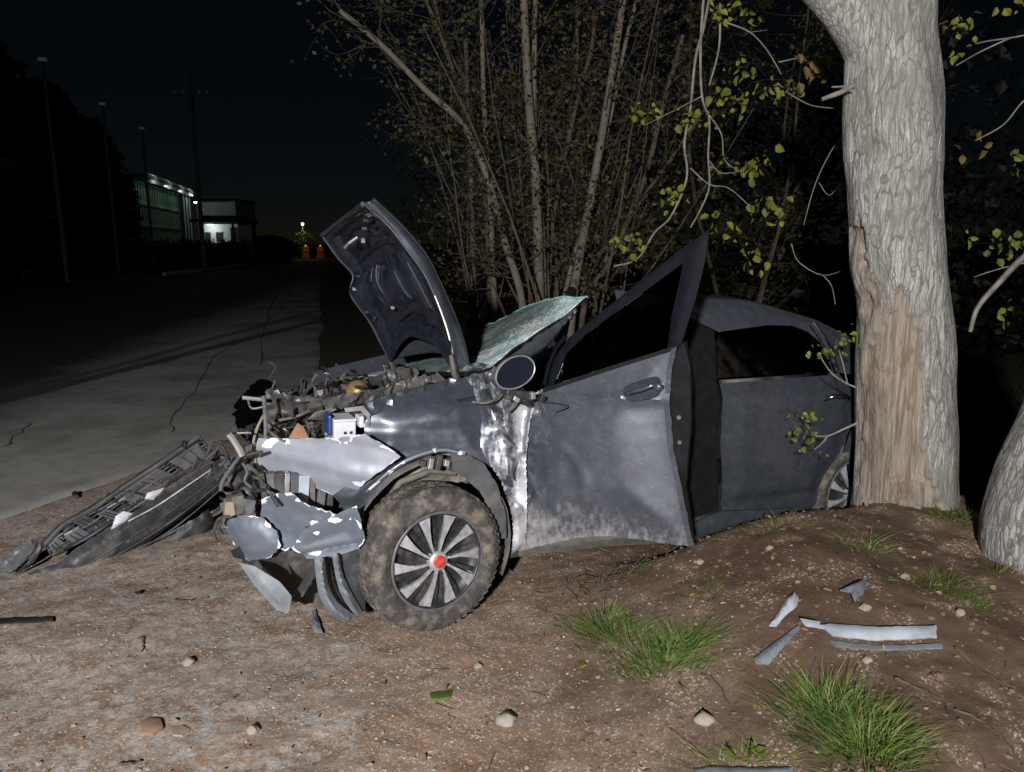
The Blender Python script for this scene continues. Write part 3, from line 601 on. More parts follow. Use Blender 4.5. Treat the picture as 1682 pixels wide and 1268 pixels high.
for i, (Yd, kind, P, wpx, lab) in enumerate(ST):
    base = Vector(P[-1]); t = thing('thicket_tree', lab, 'tree', (base.x, base.y, gz(base.x, base.y)), group='stems of the thicket behind the car')
    P = [p for p in P[::-1]]; P = [(base.x, base.y, gz(base.x, base.y) - .03)] + P[1:]
    Q_ = rel(P, t); Q_ = [(p[0], p[1] + .06 * rng.gauss(0, 1) * (j > 1), p[2]) for j, p in enumerate(Q_)]
    pts = curve_pts(Q_, 6); n = len(pts); r0 = wpx / 2 * Yd / 1219
    MB().tube(pts, [r0 * (1.15 - .5 * j / n) for j in range(n)], 8).build('trunk', MAT[kind + '_stem'], t, True)
    tw = MB(); LV = []; dress(pts, r0, tw, LV, 20, .9, 5, .45, 2, .045, .2)
    for _ in range(2):
        d_ = Vector((max(-.42, min(.6, rng.gauss(.05, .32))), rng.gauss(0, .25), 1)); sh = wander((rng.gauss(0, .06), rng.gauss(0, .06), 0), d_, rng.uniform(2.8, 4.6), 9, .045); rs = rng.uniform(.008, .017)
        MB().tube(sh, [rs * (1.1 - .85 * j / 9) for j in range(10)], 6).build('shoot', MAT['brown_stem'], t, True); dress(sh, rs, tw, LV, 8, .6, 3, .35, 1, .045, .25)
    tw.build('twigs', MAT['dark_twig'], t, kind='stuff'); leaf_mesh('foliage', LV, MAT['thicket_leaf'], t, 'stuff', 'diamond')
for i in range(10):
    x = rng.uniform(-1.2, 4.5); y = rng.uniform(8.8, 12.5); t = thing('thicket_tree', 'thin dark stem deep in the shaded thicket behind the nearer stems', 'tree', (x, y, gz(x, y)), group='dark stems deep in the thicket')
    pts = wander((0, 0, 0), (max(-.12, rng.gauss(0, .2)), rng.gauss(0, .2), 1), rng.uniform(4, 6.5), 9, .09); r0 = rng.uniform(.02, .045)
    MB().tube(pts, [r0 * (1.1 - .7 * j / 9) for j in range(10)], 7).build('trunk', MAT['brown_stem'], t, True)
    tw = MB(); LV = []; dress(pts, r0, tw, LV, 24, 1.1, 5, .55, 2, .05, .12)
    tw.build('twigs', MAT['dark_twig'], t, kind='stuff'); leaf_mesh('foliage', LV, MAT['thicket_leaf'], t, 'stuff', 'diamond')
# low undergrowth and the mass of dark foliage behind
LV = []
ux_ = np.array([[rng.uniform(-3.0, 13), rng.uniform(9.5, 15), rng.random(), rng.uniform(.4, 1.35)] for _ in range(26000)])
uz_ = ux_[:, 2] * (1.6 + 3.4 * sm((ux_[:, 0] + 3.0) / 2.5) * ux_[:, 3]); keep = fbm(ux_[:, 0] * .9, ux_[:, 1] * .9, uz_ * .9, 2, 44) > -.12
for (x, y, _, _), z, k in zip(ux_, uz_, keep):
    if k and x > float(np.interp(y, XR_Y, XR_X)) + 1.1: LV.append(((x, y, z), (rng.gauss(0, 1), rng.gauss(0, 1), rng.gauss(-.2, .8)), rng.uniform(.05, .11) if x < 1.5 else rng.uniform(.09, .2)))
for _ in range(2600):
    x = rng.uniform(-1.6, 5); y = rng.uniform(6.6, 9.5); z = abs(rng.gauss(0, .22)); LV.append(((x, y, z), (rng.gauss(0, 1), rng.gauss(0, 1), rng.gauss(.3, .8)), rng.uniform(.025, .06)))
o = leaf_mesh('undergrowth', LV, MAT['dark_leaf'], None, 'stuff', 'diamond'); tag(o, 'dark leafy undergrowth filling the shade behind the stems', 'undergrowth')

# ------------------------------------------------------------------ far side of the road
def far_tree(x, y, h, wd, lab):
    t = thing('roadside_tree', lab, 'tree', (x, y, 0), group='dark trees along the far side of the road')
    MB().tube([(0, 0, 0), (.1, 0, h * .3), (0, .1, h * .6)], [.3, .22, .12], 9).build('trunk', MAT['dark_bark'], t, True)
    LV = []
    for _ in range(5200):
        a = rng.uniform(0, 6.28); zz = rng.uniform(.02, 1); pr = math.sin(math.pi * min(1, zz * .75 + .25)) ** .6
        r_ = wd * pr * math.sqrt(rng.uniform(.25, 1)); LV.append(((r_ * math.cos(a), r_ * math.sin(a), zz * h), (rng.gauss(0, 1), rng.gauss(0, 1), rng.gauss(-.2, .7)), rng.uniform(.3, .65)))
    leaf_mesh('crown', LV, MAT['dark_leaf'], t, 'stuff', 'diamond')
far_tree(-21.0, 25.5, 11.2, 3.6, 'tallest dark tree at the left edge of the photo'); far_tree(-24.0, 35, 10.8, 3.6, 'dark tree just right of the nearest lamp post')
far_tree(-26.5, 44, 10.4, 3.4, 'dark tree between the second and third lamp posts'); far_tree(-28.6, 52, 9.8, 2.7, 'dark tree ending at the lit hall')
for (x, y, z), lab in zip([(-19.008,32,8.895)] + [(-22.008,42,8.947)] + [(-23.809,50,8.851)], ('tallest lamp post among the dark trees on the left', 'unlit lamp post second from the left edge', 'unlit lamp post beside the green-lit hall')):
    t = thing('lamp_post', lab, 'lamp post', (x, y, 0), group='unlit lamp posts left of the road')
    MB().tube([(0, 0, 0), (0, 0, z)], [.1, .07], 10).build('post', MAT['pole_grey'], t, True)
    b = MB().box((0, 0, z + .05), (.3, .2, .14)); b.build('lamp_head', MAT['lamp_dim'], t, bevel=.03)  # unlit head given a weak glow so its tip shows
(ux, uy, uz), = [(-19.651,48,11.89)]; t = thing('utility_pole', 'tall utility pole with a short crossarm beside the lit hall', 'utility pole', (ux, uy, 0))
MB().tube([(0, 0, 0), (0, 0, uz)], [.16, .1], 10).build('pole', MAT['pole_grey'], t, True); MB().box((0, 0, uz - 1.3), (2.2, .1, .12)).build('crossarm', MAT['pole_grey'], t)
for s in (-1, -.5, .5, 1): MB().tube([(s, 0, uz - 1.25), (s, 0, uz - 1.05)], .05, 6).build('insulator', MAT['white_plastic'], t)
# lit hall: long side wall facing the road
h0 = Vector((-34.6, 70, 0)); h1 = Vector((-40.4, 94, 0)); dv = (h1 - h0); Lh = dv.length; ang = math.atan2(dv.y, dv.x)
hall = thing('industrial_hall', 'large corrugated hall lit green-white under its eaves', 'building', h0, (0, 0, ang))
HH = 7.4
MB().box((Lh / 2, 6, HH / 2), (Lh, 12, HH)).build('wall', MAT['corrugated'], hall)
for i in range(24): MB().box(((i + .5) * Lh / 24, -.06, HH / 2), (.16, .1, HH)).build('cladding_rib', MAT['corrugated'], hall)
for zz in (1.2, 3.4, 5.4): MB().box((Lh / 2 - 2, -.17, zz), (Lh - 5, .12, .35)).build('girt', MAT['concrete_wall'], hall)
MB().box((Lh / 2, 5.6, HH + .3), (Lh + 1.5, 14, .25)).build('roof', MAT['far_dark'], hall)
for i in range(6): MB().box((Lh - 4.5 + i * .95, -.5, HH / 2), (.3, .3, HH)).build('column', MAT['plaster_white'] if i % 2 else MAT['far_dark'], hall)
tr_ = MB(); 
for i in range(26):
    a, b = i * Lh / 26, (i + 1) * Lh / 26; tr_.tube([(a, -1.1, HH - .05), (b, -1.1, HH + .55)], .06, 4); tr_.tube([(b, -1.1, HH - .05), (a, -1.1, HH + .55)], .06, 4)
tr_.tube([(0, -1.1, HH + .6), (Lh, -1.1, HH + .6)], .07, 4); tr_.tube([(0, -1.1, HH - .1), (Lh, -1.1, HH - .1)], .07, 4); tr_.build('eave_truss', MAT['plaster_white'], hall)
for i, xx in enumerate((3, 10, 17, 22.5)):
    MB().box((xx, -2.2, HH - .4), (.6, .2, .15)).build('floodlight', MAT['lamp_white'], hall)
    l = bpy.data.lights.new('hall_floodlight', 'POINT'); l.energy = 34 if i < 3 else 55; l.color = (.72, 1, .84); l.shadow_soft_size = .2; lo = bpy.data.objects.new('hall_floodlight', l); COL.objects.link(lo); lo.parent = hall; lo.location = (xx, -2.0, HH + .1)
(ax, ay, az), (bx_, by, bz) = [(-43.44,105,7.342),(-38.099,105,4.727)]; b2 = thing('far_building', 'pale flat-roofed building behind the small white hut', 'building', (ax, ay, 0))
MB().box(((bx_ - ax) / 2, 4, az / 2), (bx_ - ax, 8, az)).build('wall', MAT['concrete_wall'], b2); MB().box(((bx_ - ax) / 2, 4, az + .15), (bx_ - ax + .6, 8.6, .3)).build('roof', MAT['far_dark'], b2)
l = bpy.data.lights.new('yard_light', 'POINT'); l.energy = 60; l.color = (.8, 1, .9); lo = bpy.data.objects.new('yard_light', l); COL.objects.link(lo); lo.parent = b2; lo.location = (1.5, -4, az - .5); MB().box((1.5, -3.8, az - .4), (.4, .2, .15)).build('floodlight', MAT['lamp_white'], b2)
# small white hut
(ax, ay, az), (bx_, by, bz) = [(-24.629,60,3.126),(-21.695,60,3.126)]; hut = thing('white_hut', 'small white gatehouse with a lit front wall and dark roof', 'building', (ax, ay, 0)); Lw = bx_ - ax; Hw = az
MB().box((Lw / 2, 1.6, Hw / 2), (Lw, 3.2, Hw)).build('wall', MAT['plaster_white'], hut)
MB().box((Lw / 2, 1.4, Hw + .25), (Lw + .8, 4.6, .28)).build('roof', MAT['far_dark'], hut); MB().box((Lw / 2, 1.4, Hw + .5), (Lw - .2, 3.2, .3), taper=1).build('roof_cap', MAT['far_dark'], hut)
for xx, wd in ((.55, .42), (1.45, .5)):
    wn_ = MB().box((xx, -.03, Hw - 1.0), (wd, .08, .75)).build('window', MAT['far_dark'], hut); MB().box((xx, -.09, Hw - .6), (wd + .1, .05, .06)).build('frame', MAT['plaster_white'], wn_); MB().box((xx, -.09, Hw - 1.4), (wd + .1, .07, .05)).build('sill', MAT['plaster_white'], wn_)
MB().box((2.6, -.04, Hw - 1.2), (.5, .08, 1.9)).build('door', MAT['far_dark'], hut); MB().box((Lw + .1, -1.3, Hw / 2), (.14, .14, Hw)).build('porch_post', MAT['pole_grey'], hut)
l = bpy.data.lights.new('porch_lamp', 'POINT'); l.energy = 30; l.color = (.86, 1, .95); l.shadow_soft_size = .08; lo = bpy.data.objects.new('porch_lamp', l); COL.objects.link(lo); lo.parent = hut; lo.location = (1.0, -.85, Hw - .25); MB().box((1.0, -.5, Hw - .06), (.5, .1, .08)).build('porch_lamp_tube', MAT['lamp_white'], hut)
# hedge in front of the hut and hall, black in the dark
(ha, hb), (hc, hd) = [(p[0], p[1]) for p in [(-25.553,48,1.698)] + [(-20.153,57,1.707)]]
LV = []
for _ in range(11000):
    t_ = rng.random(); LV.append(((ha + (hc - ha) * t_ + rng.gauss(0, .35), hb + (hd - hb) * t_ + rng.gauss(0, .5), rng.uniform(0, 1.55 + .25 * math.sin(t_ * 40) + .1 * rng.gauss(0, 1))), (rng.gauss(0, 1), rng.gauss(0, 1), rng.gauss(0, 1)), rng.uniform(.15, .3)))
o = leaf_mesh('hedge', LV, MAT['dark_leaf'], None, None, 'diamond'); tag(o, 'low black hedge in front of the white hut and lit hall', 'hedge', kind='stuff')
LV = []
(cx0, cy0, cz0), = [(-22.587,70,2.051)]
for _ in range(3500):
    u = Vector((rng.gauss(0, 1), rng.gauss(0, 1), rng.gauss(0, 1))).normalized() * rng.uniform(.6, 1); LV.append((Vector((u.x * 2.4, u.y * 2, 1 + u.z * 1.2)), u + Vector((rng.gauss(0, .5), 0, 0)), rng.uniform(.2, .4)))
bush = thing('dark_bush', 'rounded dark bush where the road meets the horizon', 'bush', (cx0, cy0, 0)); leaf_mesh('foliage', LV, MAT['dark_leaf'], bush, 'stuff', 'diamond')
# far lamp, lit sapling and orange barriers at the end of the road
(lx, ly, lz), = [(-23.443,85,3.742)]; t = thing('street_lamp', 'small lit street lamp at the end of the road', 'street lamp', (lx, ly, 0))
MB().tube([(0, 0, 0), (0, 0, lz)], .06, 8).build('post', MAT['pole_grey'], t, True); v, f = lathe([(0, .2), (.16, .12), (.2, 0), (.14, -.12), (0, -.18)], 12, 'z'); mesh('lamp_globe', [(a, b, c + lz) for a, b, c in v], f, MAT['lamp_white'], t, True)
l = bpy.data.lights.new('street_lamp_light', 'POINT'); l.energy = 60; l.color = (1, .8, .5); lo = bpy.data.objects.new('street_lamp_light', l); COL.objects.link(lo); lo.parent = t; lo.location = (0, -.6, lz - .2)
t = thing('lit_sapling', 'small green sapling lit by the far street lamp', 'tree', (lx + .3, ly - .6, 0)); MB().tube([(0, 0, 0), (0, 0, 2.2)], [.06, .02], 6).build('trunk', MAT['dark_bark'], t)
leaf_mesh('crown', [((rng.gauss(0, .5), rng.gauss(0, .4), rng.uniform(.6, 2.9)), (rng.gauss(0, 1), rng.gauss(0, 1), rng.gauss(0, 1)), .25) for _ in range(400)], MAT['grass_blade'], t, 'stuff', 'diamond')
simple('orange_plastic', (.75, .2, .04), .5)
for px0, lab in ((0, 'orange road barrier left of its twin, under the far street lamp'), (1.6, 'orange road barrier nearest the raised hood tip, far down the road')):
    t = thing('road_barrier', lab, 'barrier', (lx + .9 + px0, ly - 2.5, 0), group='orange barriers at the end of the road')
    MB().box((0, 0, .95), (.8, .3, .5), taper=.8).build('panel', MAT['orange_plastic'], t, bevel=.04); MB().box((0, 0, .3), (.9, .5, .6), taper=.75).build('base', MAT['orange_plastic'], t, bevel=.05)
    v, f = lathe([(0, .15), (.1, .1), (.1, 0), (0, 0)], 10, 'z'); mesh('warning_lamp', [(a, b, c + 1.3) for a, b, c in v], f, MAT['lamp_orange'], t, True)
    l = bpy.data.lights.new('warning_light', 'POINT'); l.energy = 3; l.color = (1, .5, .15); lo = bpy.data.objects.new('warning_light', l); COL.objects.link(lo); lo.parent = t; lo.location = (0, -1.2, 1.5)
# ------------------------------------------------------------------ the crashed car (car frame: x rearwards from the front axle, y away from the road side, z up)
car = thing('crashed_car', 'wrecked dark grey sedan with crushed front, raised hood and open driver door', 'car', (-.32, 3.0, 0), (0, R(2.8), R(26.5)))
def ysd(x, z):
    b = np.where(z < .95, .02 * ((z - .6) / .35) ** 2, .02 + (z - .95) * .48)
    b = b + np.where(x < -.15, .22 * ((-.15 - x) / .6) ** 2, 0); return b + np.where(x > 2.9, .15 * ((x - 2.9) / .7) ** 2, 0)
def side(off=0., dent=.004, seed=0, bulge=0., bw=.1, extra=None):
    def fn(u, v, e):
        y = ysd(u, v) + off - bulge * sm(e / bw) + dent * fbm(u * 7, v * 7, seed, 4, seed)
        if extra is not None: y = y + extra(u, v, e)
        return (u, y, v)
    return fn
def qpl(x0, y0, dx, dy, off=0., bulge=.03, bw=.12, dent=.006, seed=1, fr=7., extra=None):
    L = math.hypot(dx, dy); dx, dy = dx / L, dy / L
    def fn(u, v, e):
        h = -off + bulge * sm(e / bw) + dent * fbm(u * fr, v * fr, seed, 4, seed)
        if extra is not None: h = h + extra(u, v, e)
        return (x0 + u * dx + dy * h, y0 + u * dy - dx * h, v)
    return fn
# --- front fender and its crushed rear half
crease = lambda u, v, e: .012 * np.exp(-((v - .86 - .03 * u) / .03) ** 2) - .02 * sm(e / .12) + .4 * np.maximum(v - .72, 0) ** 1.3 + .25 * np.maximum(.25 - u, 0)
panel('front_fender', [(-0.279,0.951),(-0.231,0.971),(-0.173,0.99),(-0.011,1.026),(0.114,1.053),(0.199,1.078),(0.219,1.02),(0.215,0.898),(0.185,0.789),(0.24,0.686),(0.199,0.719),(0.118,0.762),(0.029,0.781),(-0.048,0.772),(-0.13,0.748),(-0.2,0.694),(-0.267,0.624),(-0.319,0.671),(-0.33,0.786),(-0.288,0.844)], side(0, .006, 3, .0, .1, crease), MAT['car_paint'], car, .018, .004)
def tent(u, v, a, b_, w_, A):
    d = np.array(b_) - np.array(a); L = math.hypot(*d); d = d / L; t_ = np.clip((u - a[0]) * d[0] + (v - a[1]) * d[1], 0, L)
    return A * np.clip(1 - np.hypot(u - a[0] - t_ * d[0], v - a[1] - t_ * d[1]) / w_, 0, 1)
CREASE = [((.2, 1.06), (.3, .62), .06, -.035), ((.28, 1.05), (.4, .42), .045, .035), ((.37, 1.0), (.33, .72), .04, -.035), ((.44, .98), (.36, .62), .05, .03), ((.3, .8), (.46, .7), .045, -.03), ((.32, .58), (.45, .52), .04, .025), ((.36, .5), (.46, .34), .04, -.03), ((.4, .62), (.43, .24), .03, .025), ((.22, .85), (.33, .9), .04, .02), ((.4, .85), (.47, .9), .03, -.025), ((.33, .98), (.45, 1.04), .03, .025)]
def crush(u, v, e):
    k = sm(e / .025); h = sum(tent(u + .02 * fbm(v * 9, u * 9, 0, 2, 3), v + .03 * fbm(u * 9, v * 7, 1, 2, 4), *q) for q in CREASE)
    return .25 * np.maximum(.25 - u, 0) + .4 * np.maximum(v - .72, 0) ** 1.3 * sm((.38 - u) / .12) + k * (h - .012 + .007 * fbm(u * 10, v * 8, 0, 3, 8))
panel('crushed_fender_rear', [(0.146,1.101),(0.234,1.134),(0.308,1.117),(0.31,1.031),(0.394,0.998),(0.468,1.025),(0.403,0.898),(0.388,0.707),(0.409,0.447),(0.409,0.313),(0.343,0.286),(0.342,0.397),(0.318,0.516),(0.264,0.643),(0.202,0.73),(0.178,0.791),(0.198,0.909),(0.187,1.036)], side(-.012, 0, 4, 0, .1, crush), MAT['scraped_metal'], car, .009, .004, .004, sharp=40, label='crumpled front fender rear half scraped to bare shiny metal')
# --- front wheel arch
panel('arch_flare', [(-0.422,0.58),(-0.319,0.676),(-0.198,0.761),(-0.128,0.783),(-0.043,0.772),(-0.131,0.733),(-0.2,0.686),(-0.283,0.586),(-0.33,0.531),(-0.388,0.538)], side(-.015, .004, 5, .015, .05, lambda u, v, e: .4 * np.maximum(v - .72, 0) ** 1.3 + .25 * np.maximum(.25 - u, 0)), MAT['car_paint'], car, .015, .005)
panel('arch_liner', [(0.042,0.786),(0.104,0.765),(0.203,0.711),(0.284,0.588),(0.328,0.457),(0.338,0.338),(0.268,0.339),(0.248,0.481),(0.193,0.581),(0.124,0.648),(0.066,0.68)], side(.045, .004, 6), MAT['liner'], car, .02, .01, .004)
X = np.zeros((26, 8, 3))
for i in range(26):
    a = R(-25) + R(230) * i / 25
    for j in range(8): X[i, j] = (.372 * math.cos(a), .07 + .4 * j / 7, .33 + .4 * math.sin(a) + .008 * rng.gauss(0, 1))
grid('wheelhouse', X, MAT['liner'], car, .004)
simple('well_mud', (.2, .17, .14), .95, scale=22, var=.4, bump=.6)
panel('mud_shield', [(-0.21,0.08,0.63),(-0.158,0.08,0.692),(-0.077,0.08,0.739),(-0.037,0.08,0.762),(0.076,0.08,0.753),(0.21,0.08,0.687),(0.212,0.08,0.616),(0.094,0.08,0.642),(-0.047,0.08,0.636),(-0.143,0.08,0.602)], lambda u, v, e: (u, .09 + .02 * fbm(u * 12, v * 12, 0, 4, 4), v), MAT['well_mud'], car, .02, .01, .006) if False else None
MS = [(p[0], p[2]) for p in [(-0.21,0.12,0.586),(-0.158,0.12,0.662),(-0.063,0.12,0.719),(-0.002,0.12,0.757),(0.113,0.12,0.749),(0.234,0.12,0.674),(0.263,0.12,0.571),(0.142,0.12,0.583),(-0.032,0.12,0.6),(-0.128,0.12,0.55)]]
panel('mud_caked_liner', MS, lambda u, v, e: (u, .2 + .03 * fbm(u * 12, v * 12, 0, 4, 4) - .03 * sm(e / .05), v), MAT['well_mud'], car, .015, .01, .006)
for k in range(5):
    (a, b, c_), = [[(-0.07,0.1,0.725)], [(-0.034,0.1,0.722)], [(0.002,0.1,0.724)], [(0.039,0.1,0.718)], [(0.071,0.1,0.702)]][k]
    MB().box((a, b - .03, c_), (.022, .03, .028 + .02 * (k % 3)), Matrix.Rotation(R(10), 3, 'Y').to_quaternion()).build('strut_bracket', MAT['raw_steel' if k % 2 else 'dark_steel'], car, bevel=.003)
MB().tube([(.02, .2, .33), (.05, .28, .62), (.06, .3, .9)], [.03, .045, .05], 12).build('suspension_strut', MAT['dark_steel'], car, True)
MB().tube([(a_[0], .16, a_[1]) for a_ in [(-.22, .5), (-.14, .62), (.0, .66), (.12, .64)]], .016, 8).build('brake_hose', MAT['muddy_metal'], car, True)

AL = [(-0.295,0.605),(-0.219,0.678),(-0.14,0.735),(-0.048,0.769),(0.029,0.779),(0.11,0.76)]
MB().tube(curve_pts([(p[0], float(ysd(np.array(p[0]), np.array(p[1]))) + .4 * max(p[1] - .72, 0) ** 1.3 + .25 * max(.25 - p[0], 0) - .012, p[1]) for p in AL], 5), .011, 8).build('arch_lip', MAT['car_paint_chipped'], car, True)
# --- wheels
def make_wheel(c, camber, steer, roll):
    v, f = lathe([(0, .03), (.06, .03), (.15, .045), (.185, .035), (.2, .012), (.206, .004), (.212, .012), (.205, .03), (.205, .17), (0, .17)], 56)
    w_ = mesh('wheel', v, f, MAT['rim_black'], car, True); w_.location = c; w_.rotation_euler = (camber, roll, steer)
    prof = [(.203, .02), (.212, .004), (.228, -.006), (.255, -.014), (.282, -.008), (.301, .012), (.31, .036), (.313, .06), (.313, .145), (.308, .175), (.292, .195), (.25, .205), (.212, .19), (.203, .17)]
    v, f = lathe(prof, 84); v = np.array(v); rr = np.hypot(v[:, 0], v[:, 2]); n_ = fbm(v[:, 0] * 26, v[:, 1] * 26, v[:, 2] * 26, 3, 5)
    k = 1 + np.where(rr > .23, .006, 0) * n_; v[:, 0] *= k; v[:, 2] *= k
    ty = mesh('tyre', v, f, MAT['muddy_tyre'], w_, True)
    tb = MB()
    for i in range(58):
        a = 2 * math.pi * i / 58
        for j, (h, wd) in enumerate(((.036, .034), (.078, .03), (.118, .03), (.158, .034))):
            a2 = a + (.03 if j % 2 else -.02) + .012 * rng.gauss(0, .4); r_ = .3105 if j in (1, 2) else .3065
            q = Matrix.Rotation(-a2, 3, 'Y') @ Matrix.Rotation(R(18 if j < 2 else -18), 3, 'X')
            tb.box((r_ * math.cos(a2), h, r_ * math.sin(a2)), (.014, wd, .024), q.to_quaternion())
    # shoulder lugs that show on the sidewall edge
    for i in range(58):
        a = 2 * math.pi * (i + .5) / 58; q = Matrix.Rotation(-a, 3, 'Y') @ Matrix.Rotation(R(-38), 3, 'Z')
        tb.box((.2985 * math.cos(a), .015, .2985 * math.sin(a)), (.01, .026, .02), q.to_quaternion())
    tb.build('tread', MAT['muddy_tyre'], w_, bevel=.0)
    for i in range(10):
        a = 2 * math.pi * i / 10 + .1; tw = .16
        def pt(r_, da, h): return (r_ * math.cos(a + da), h, r_ * math.sin(a + da))
        # pale outer blade, wide at the rim, narrowing and sweeping to the hub
        A = [pt(.198, -.13, .008), pt(.198, .13, .008), pt(.15, .10 + tw * .2, .002), pt(.10, .07 + tw * .55, 0), pt(.036, .16 + tw, .002), pt(.036, -.05 + tw, .002), pt(.10, -.06 + tw * .55, 0), pt(.15, -.09 + tw * .2, .002)]
        B = [(x, y + .016, z) for x, y, z in A]; n = 8
        fs = [(0, 1, 2, 7), (7, 2, 3, 6), (6, 3, 4, 5)] + [(15, 10, 9, 8), (14, 11, 10, 15), (13, 12, 11, 14)] + [(i_, (i_ + 1) % 8 + 0, (i_ + 1) % 8 + 8, i_ + 8)[::-1] for i_ in range(8)]
        fix(mesh('spoke', A + B, fs, MAT['rim_grey'], w_))
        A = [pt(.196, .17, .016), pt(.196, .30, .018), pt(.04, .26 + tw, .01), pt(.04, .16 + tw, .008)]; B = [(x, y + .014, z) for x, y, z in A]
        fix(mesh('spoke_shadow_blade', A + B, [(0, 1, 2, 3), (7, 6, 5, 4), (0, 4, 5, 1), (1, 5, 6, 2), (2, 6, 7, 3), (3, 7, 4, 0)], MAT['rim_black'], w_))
    v, f = lathe([(.0, -.006), (.026, -.006), (.03, -.004), (.04, -.002), (.043, .004), (.043, .03)], 30); mesh('hub_ring', v, f, MAT['rim_grey'], w_, True)
    v, f = lathe([(0, -.011), (.02, -.011), (.0265, -.009), (.0275, -.004)], 30); mesh('centre_cap', v, f, MAT['red_enamel'], w_, True, label='red centre cap of the wheel')
    for i in range(4):
        a = 2 * math.pi * i / 4 + .4; MB().tube([(.06 * math.cos(a), .0, .06 * math.sin(a)), (.06 * math.cos(a), .03, .06 * math.sin(a))], .007, 6).build('wheel_nut', MAT['dark_steel'], w_)
    v, f = lathe([(.205, .0), (.211, -.003), (.2165, .003)], 56); mesh('rim_lip', v, f, MAT['grey_plastic'], w_, True)
    return w_
make_wheel((-.032, -.055, .326), R(-4), R(5), .1); make_wheel((2.62, .03, .316), 0, 0, .5)

# --- driver door, sprung open
DX = (.42, 0, .4525, -.617)
def dent(u, v, e):
    return -.014 * np.exp(-((u - .2) / .05) ** 2 - ((v - .72) / .12) ** 2) + .012 * np.exp(-((v - (1.0 + .12 * u)) / .02) ** 2) - .016 * sm((.12 - u) / .12) * np.abs(fbm(u * 22, v * 18, 0, 3, 3)) * 2 + .008 * np.exp(-((np.hypot(u - .08, v - .62) - .2) / .025) ** 2)
door = panel('front_door', [(0.028,1.041),(0.174,1.106),(0.335,1.173),(0.488,1.234),(0.615,1.283),(0.602,1.196),(0.603,1.059),(0.633,0.874),(0.674,0.74),(0.716,0.592),(0.749,0.474),(0.651,0.466),(0.547,0.459),(0.44,0.449),(0.344,0.434),(0.218,0.393),(0.088,0.336),(-0.054,0.272),(-0.051,0.349),(-0.019,0.443),(-0.032,0.585),(-0.044,0.697),(-0.041,0.866),(-0.016,0.967)], qpl(*DX, bulge=.04, bw=.25, dent=.003, seed=4, extra=dent), MAT['car_paint_muddy'], car, .018, .006, .002, label='muddy dented driver door hanging open')
panel('door_hem', [(0.615,1.283),(0.602,1.196),(0.603,1.059),(0.633,0.874),(0.674,0.74),(0.716,0.592),(0.749,0.474),(0.729,0.475),(0.694,0.588),(0.652,0.736),(0.611,0.87),(0.581,1.056),(0.582,1.194),(0.593,1.271)], qpl(*DX, off=-.006, bulge=.002, dent=.004, seed=9), MAT['car_paint'], door, .015, .012)
panel('window_frame', [(0.028,1.041),(0.07,1.174),(0.135,1.278),(0.415,1.518),(0.579,1.657),(0.695,1.746),(0.689,1.621),(0.666,1.479),(0.62,1.279),(0.567,1.261),(0.575,1.401),(0.597,1.559),(0.602,1.613),(0.419,1.464),(0.217,1.303),(0.126,1.206),(0.074,1.062)], qpl(*DX, off=.03, bulge=.006, bw=.03, dent=.002, seed=5), MAT['dark_frame_paint'], door, .02, .03)
panel('window_glass', [(0.074,1.062),(0.126,1.206),(0.217,1.303),(0.419,1.464),(0.602,1.613),(0.597,1.559),(0.575,1.401),(0.567,1.261),(0.335,1.17)], qpl(*DX, off=.045, bulge=.0, dent=.0), MAT['tinted_glass'], door, .05, .004)
panel('window_seal', [(0.039,1.047),(0.335,1.175),(0.614,1.29),(0.615,1.273),(0.336,1.157),(0.04,1.028)], qpl(*DX, off=-.004, bulge=.004, bw=.01, dent=.0), MAT['rubber_seal'], door, .03, .02)
panel('door_card', [(-0.06,0.96),(0.283,1.125),(0.555,1.244),(0.604,1.299),(0.646,1.101),(0.658,0.843),(0.655,0.684),(0.711,0.453),(0.332,0.412),(-0.024,0.291)], qpl(.52, .055, .4525, -.617, bulge=0, dent=.01), MAT['interior'], door, .05, .03)
panel('door_jamb', [(0.586,1.228),(0.635,1.302),(0.669,1.212),(0.69,0.99),(0.69,0.85),(0.694,0.735),(0.655,0.754),(0.608,0.953)], qpl(.44, .02, .4525, -.617, off=.01, bulge=0, dent=.016, fr=14), MAT['rubber_seal'], door, .02, .02)
for q in [(0.659,1.006),(0.67,0.906)]: 
    L_ = math.hypot(.4525, .617); cx, cy = .44 + q[0] * .4525 / L_, .02 - q[0] * .617 / L_; MB().tube([(cx - .03, cy - .02, q[1]), (cx - .05, cy - .035, q[1])], .009, 8).build('latch_bolt', MAT['dark_steel'], door, True)
HP = [qpl(*DX, off=0, bulge=0, dent=0)(np.array([q[0]]), np.array([q[1]]), np.array([0.])) for q in [(0.423,1.062),(0.447,1.085),(0.498,1.107),(0.547,1.128),(0.568,1.125)]]
HP = [Vector((float(p[0][0]), float(p[1][0]), float(p[2][0]))) for p in HP]; od = Vector((-.806, -.591, 0))
MB().tube(curve_pts([HP[0] + od * .035, HP[1] + od * .065, HP[2] + od * .075, HP[3] + od * .07, HP[4] + od * .04], 5), [.006] * 3 + [.01] * 15 + [.007] * 3, 10).build('door_handle', MAT['car_paint'], door, True)
panel('handle_cup', [(0.407,1.065),(0.43,1.109),(0.495,1.142),(0.555,1.161),(0.574,1.136),(0.565,1.09),(0.506,1.062),(0.44,1.046)], qpl(*DX, off=-.048, bulge=-.02, bw=.03, dent=0), MAT['car_paint'], door, .012, .003, round_n=4)
hk = HP[4] + od * .06; v, f = lathe([(0, -.012), (.014, -.012), (.018, 0), (.018, .02)], 16); lk = mesh('lock_cap', v, f, MAT['car_paint'], door, True); lk.location = hk; lk.rotation_euler = (0, 0, math.atan2(-.806, .591))
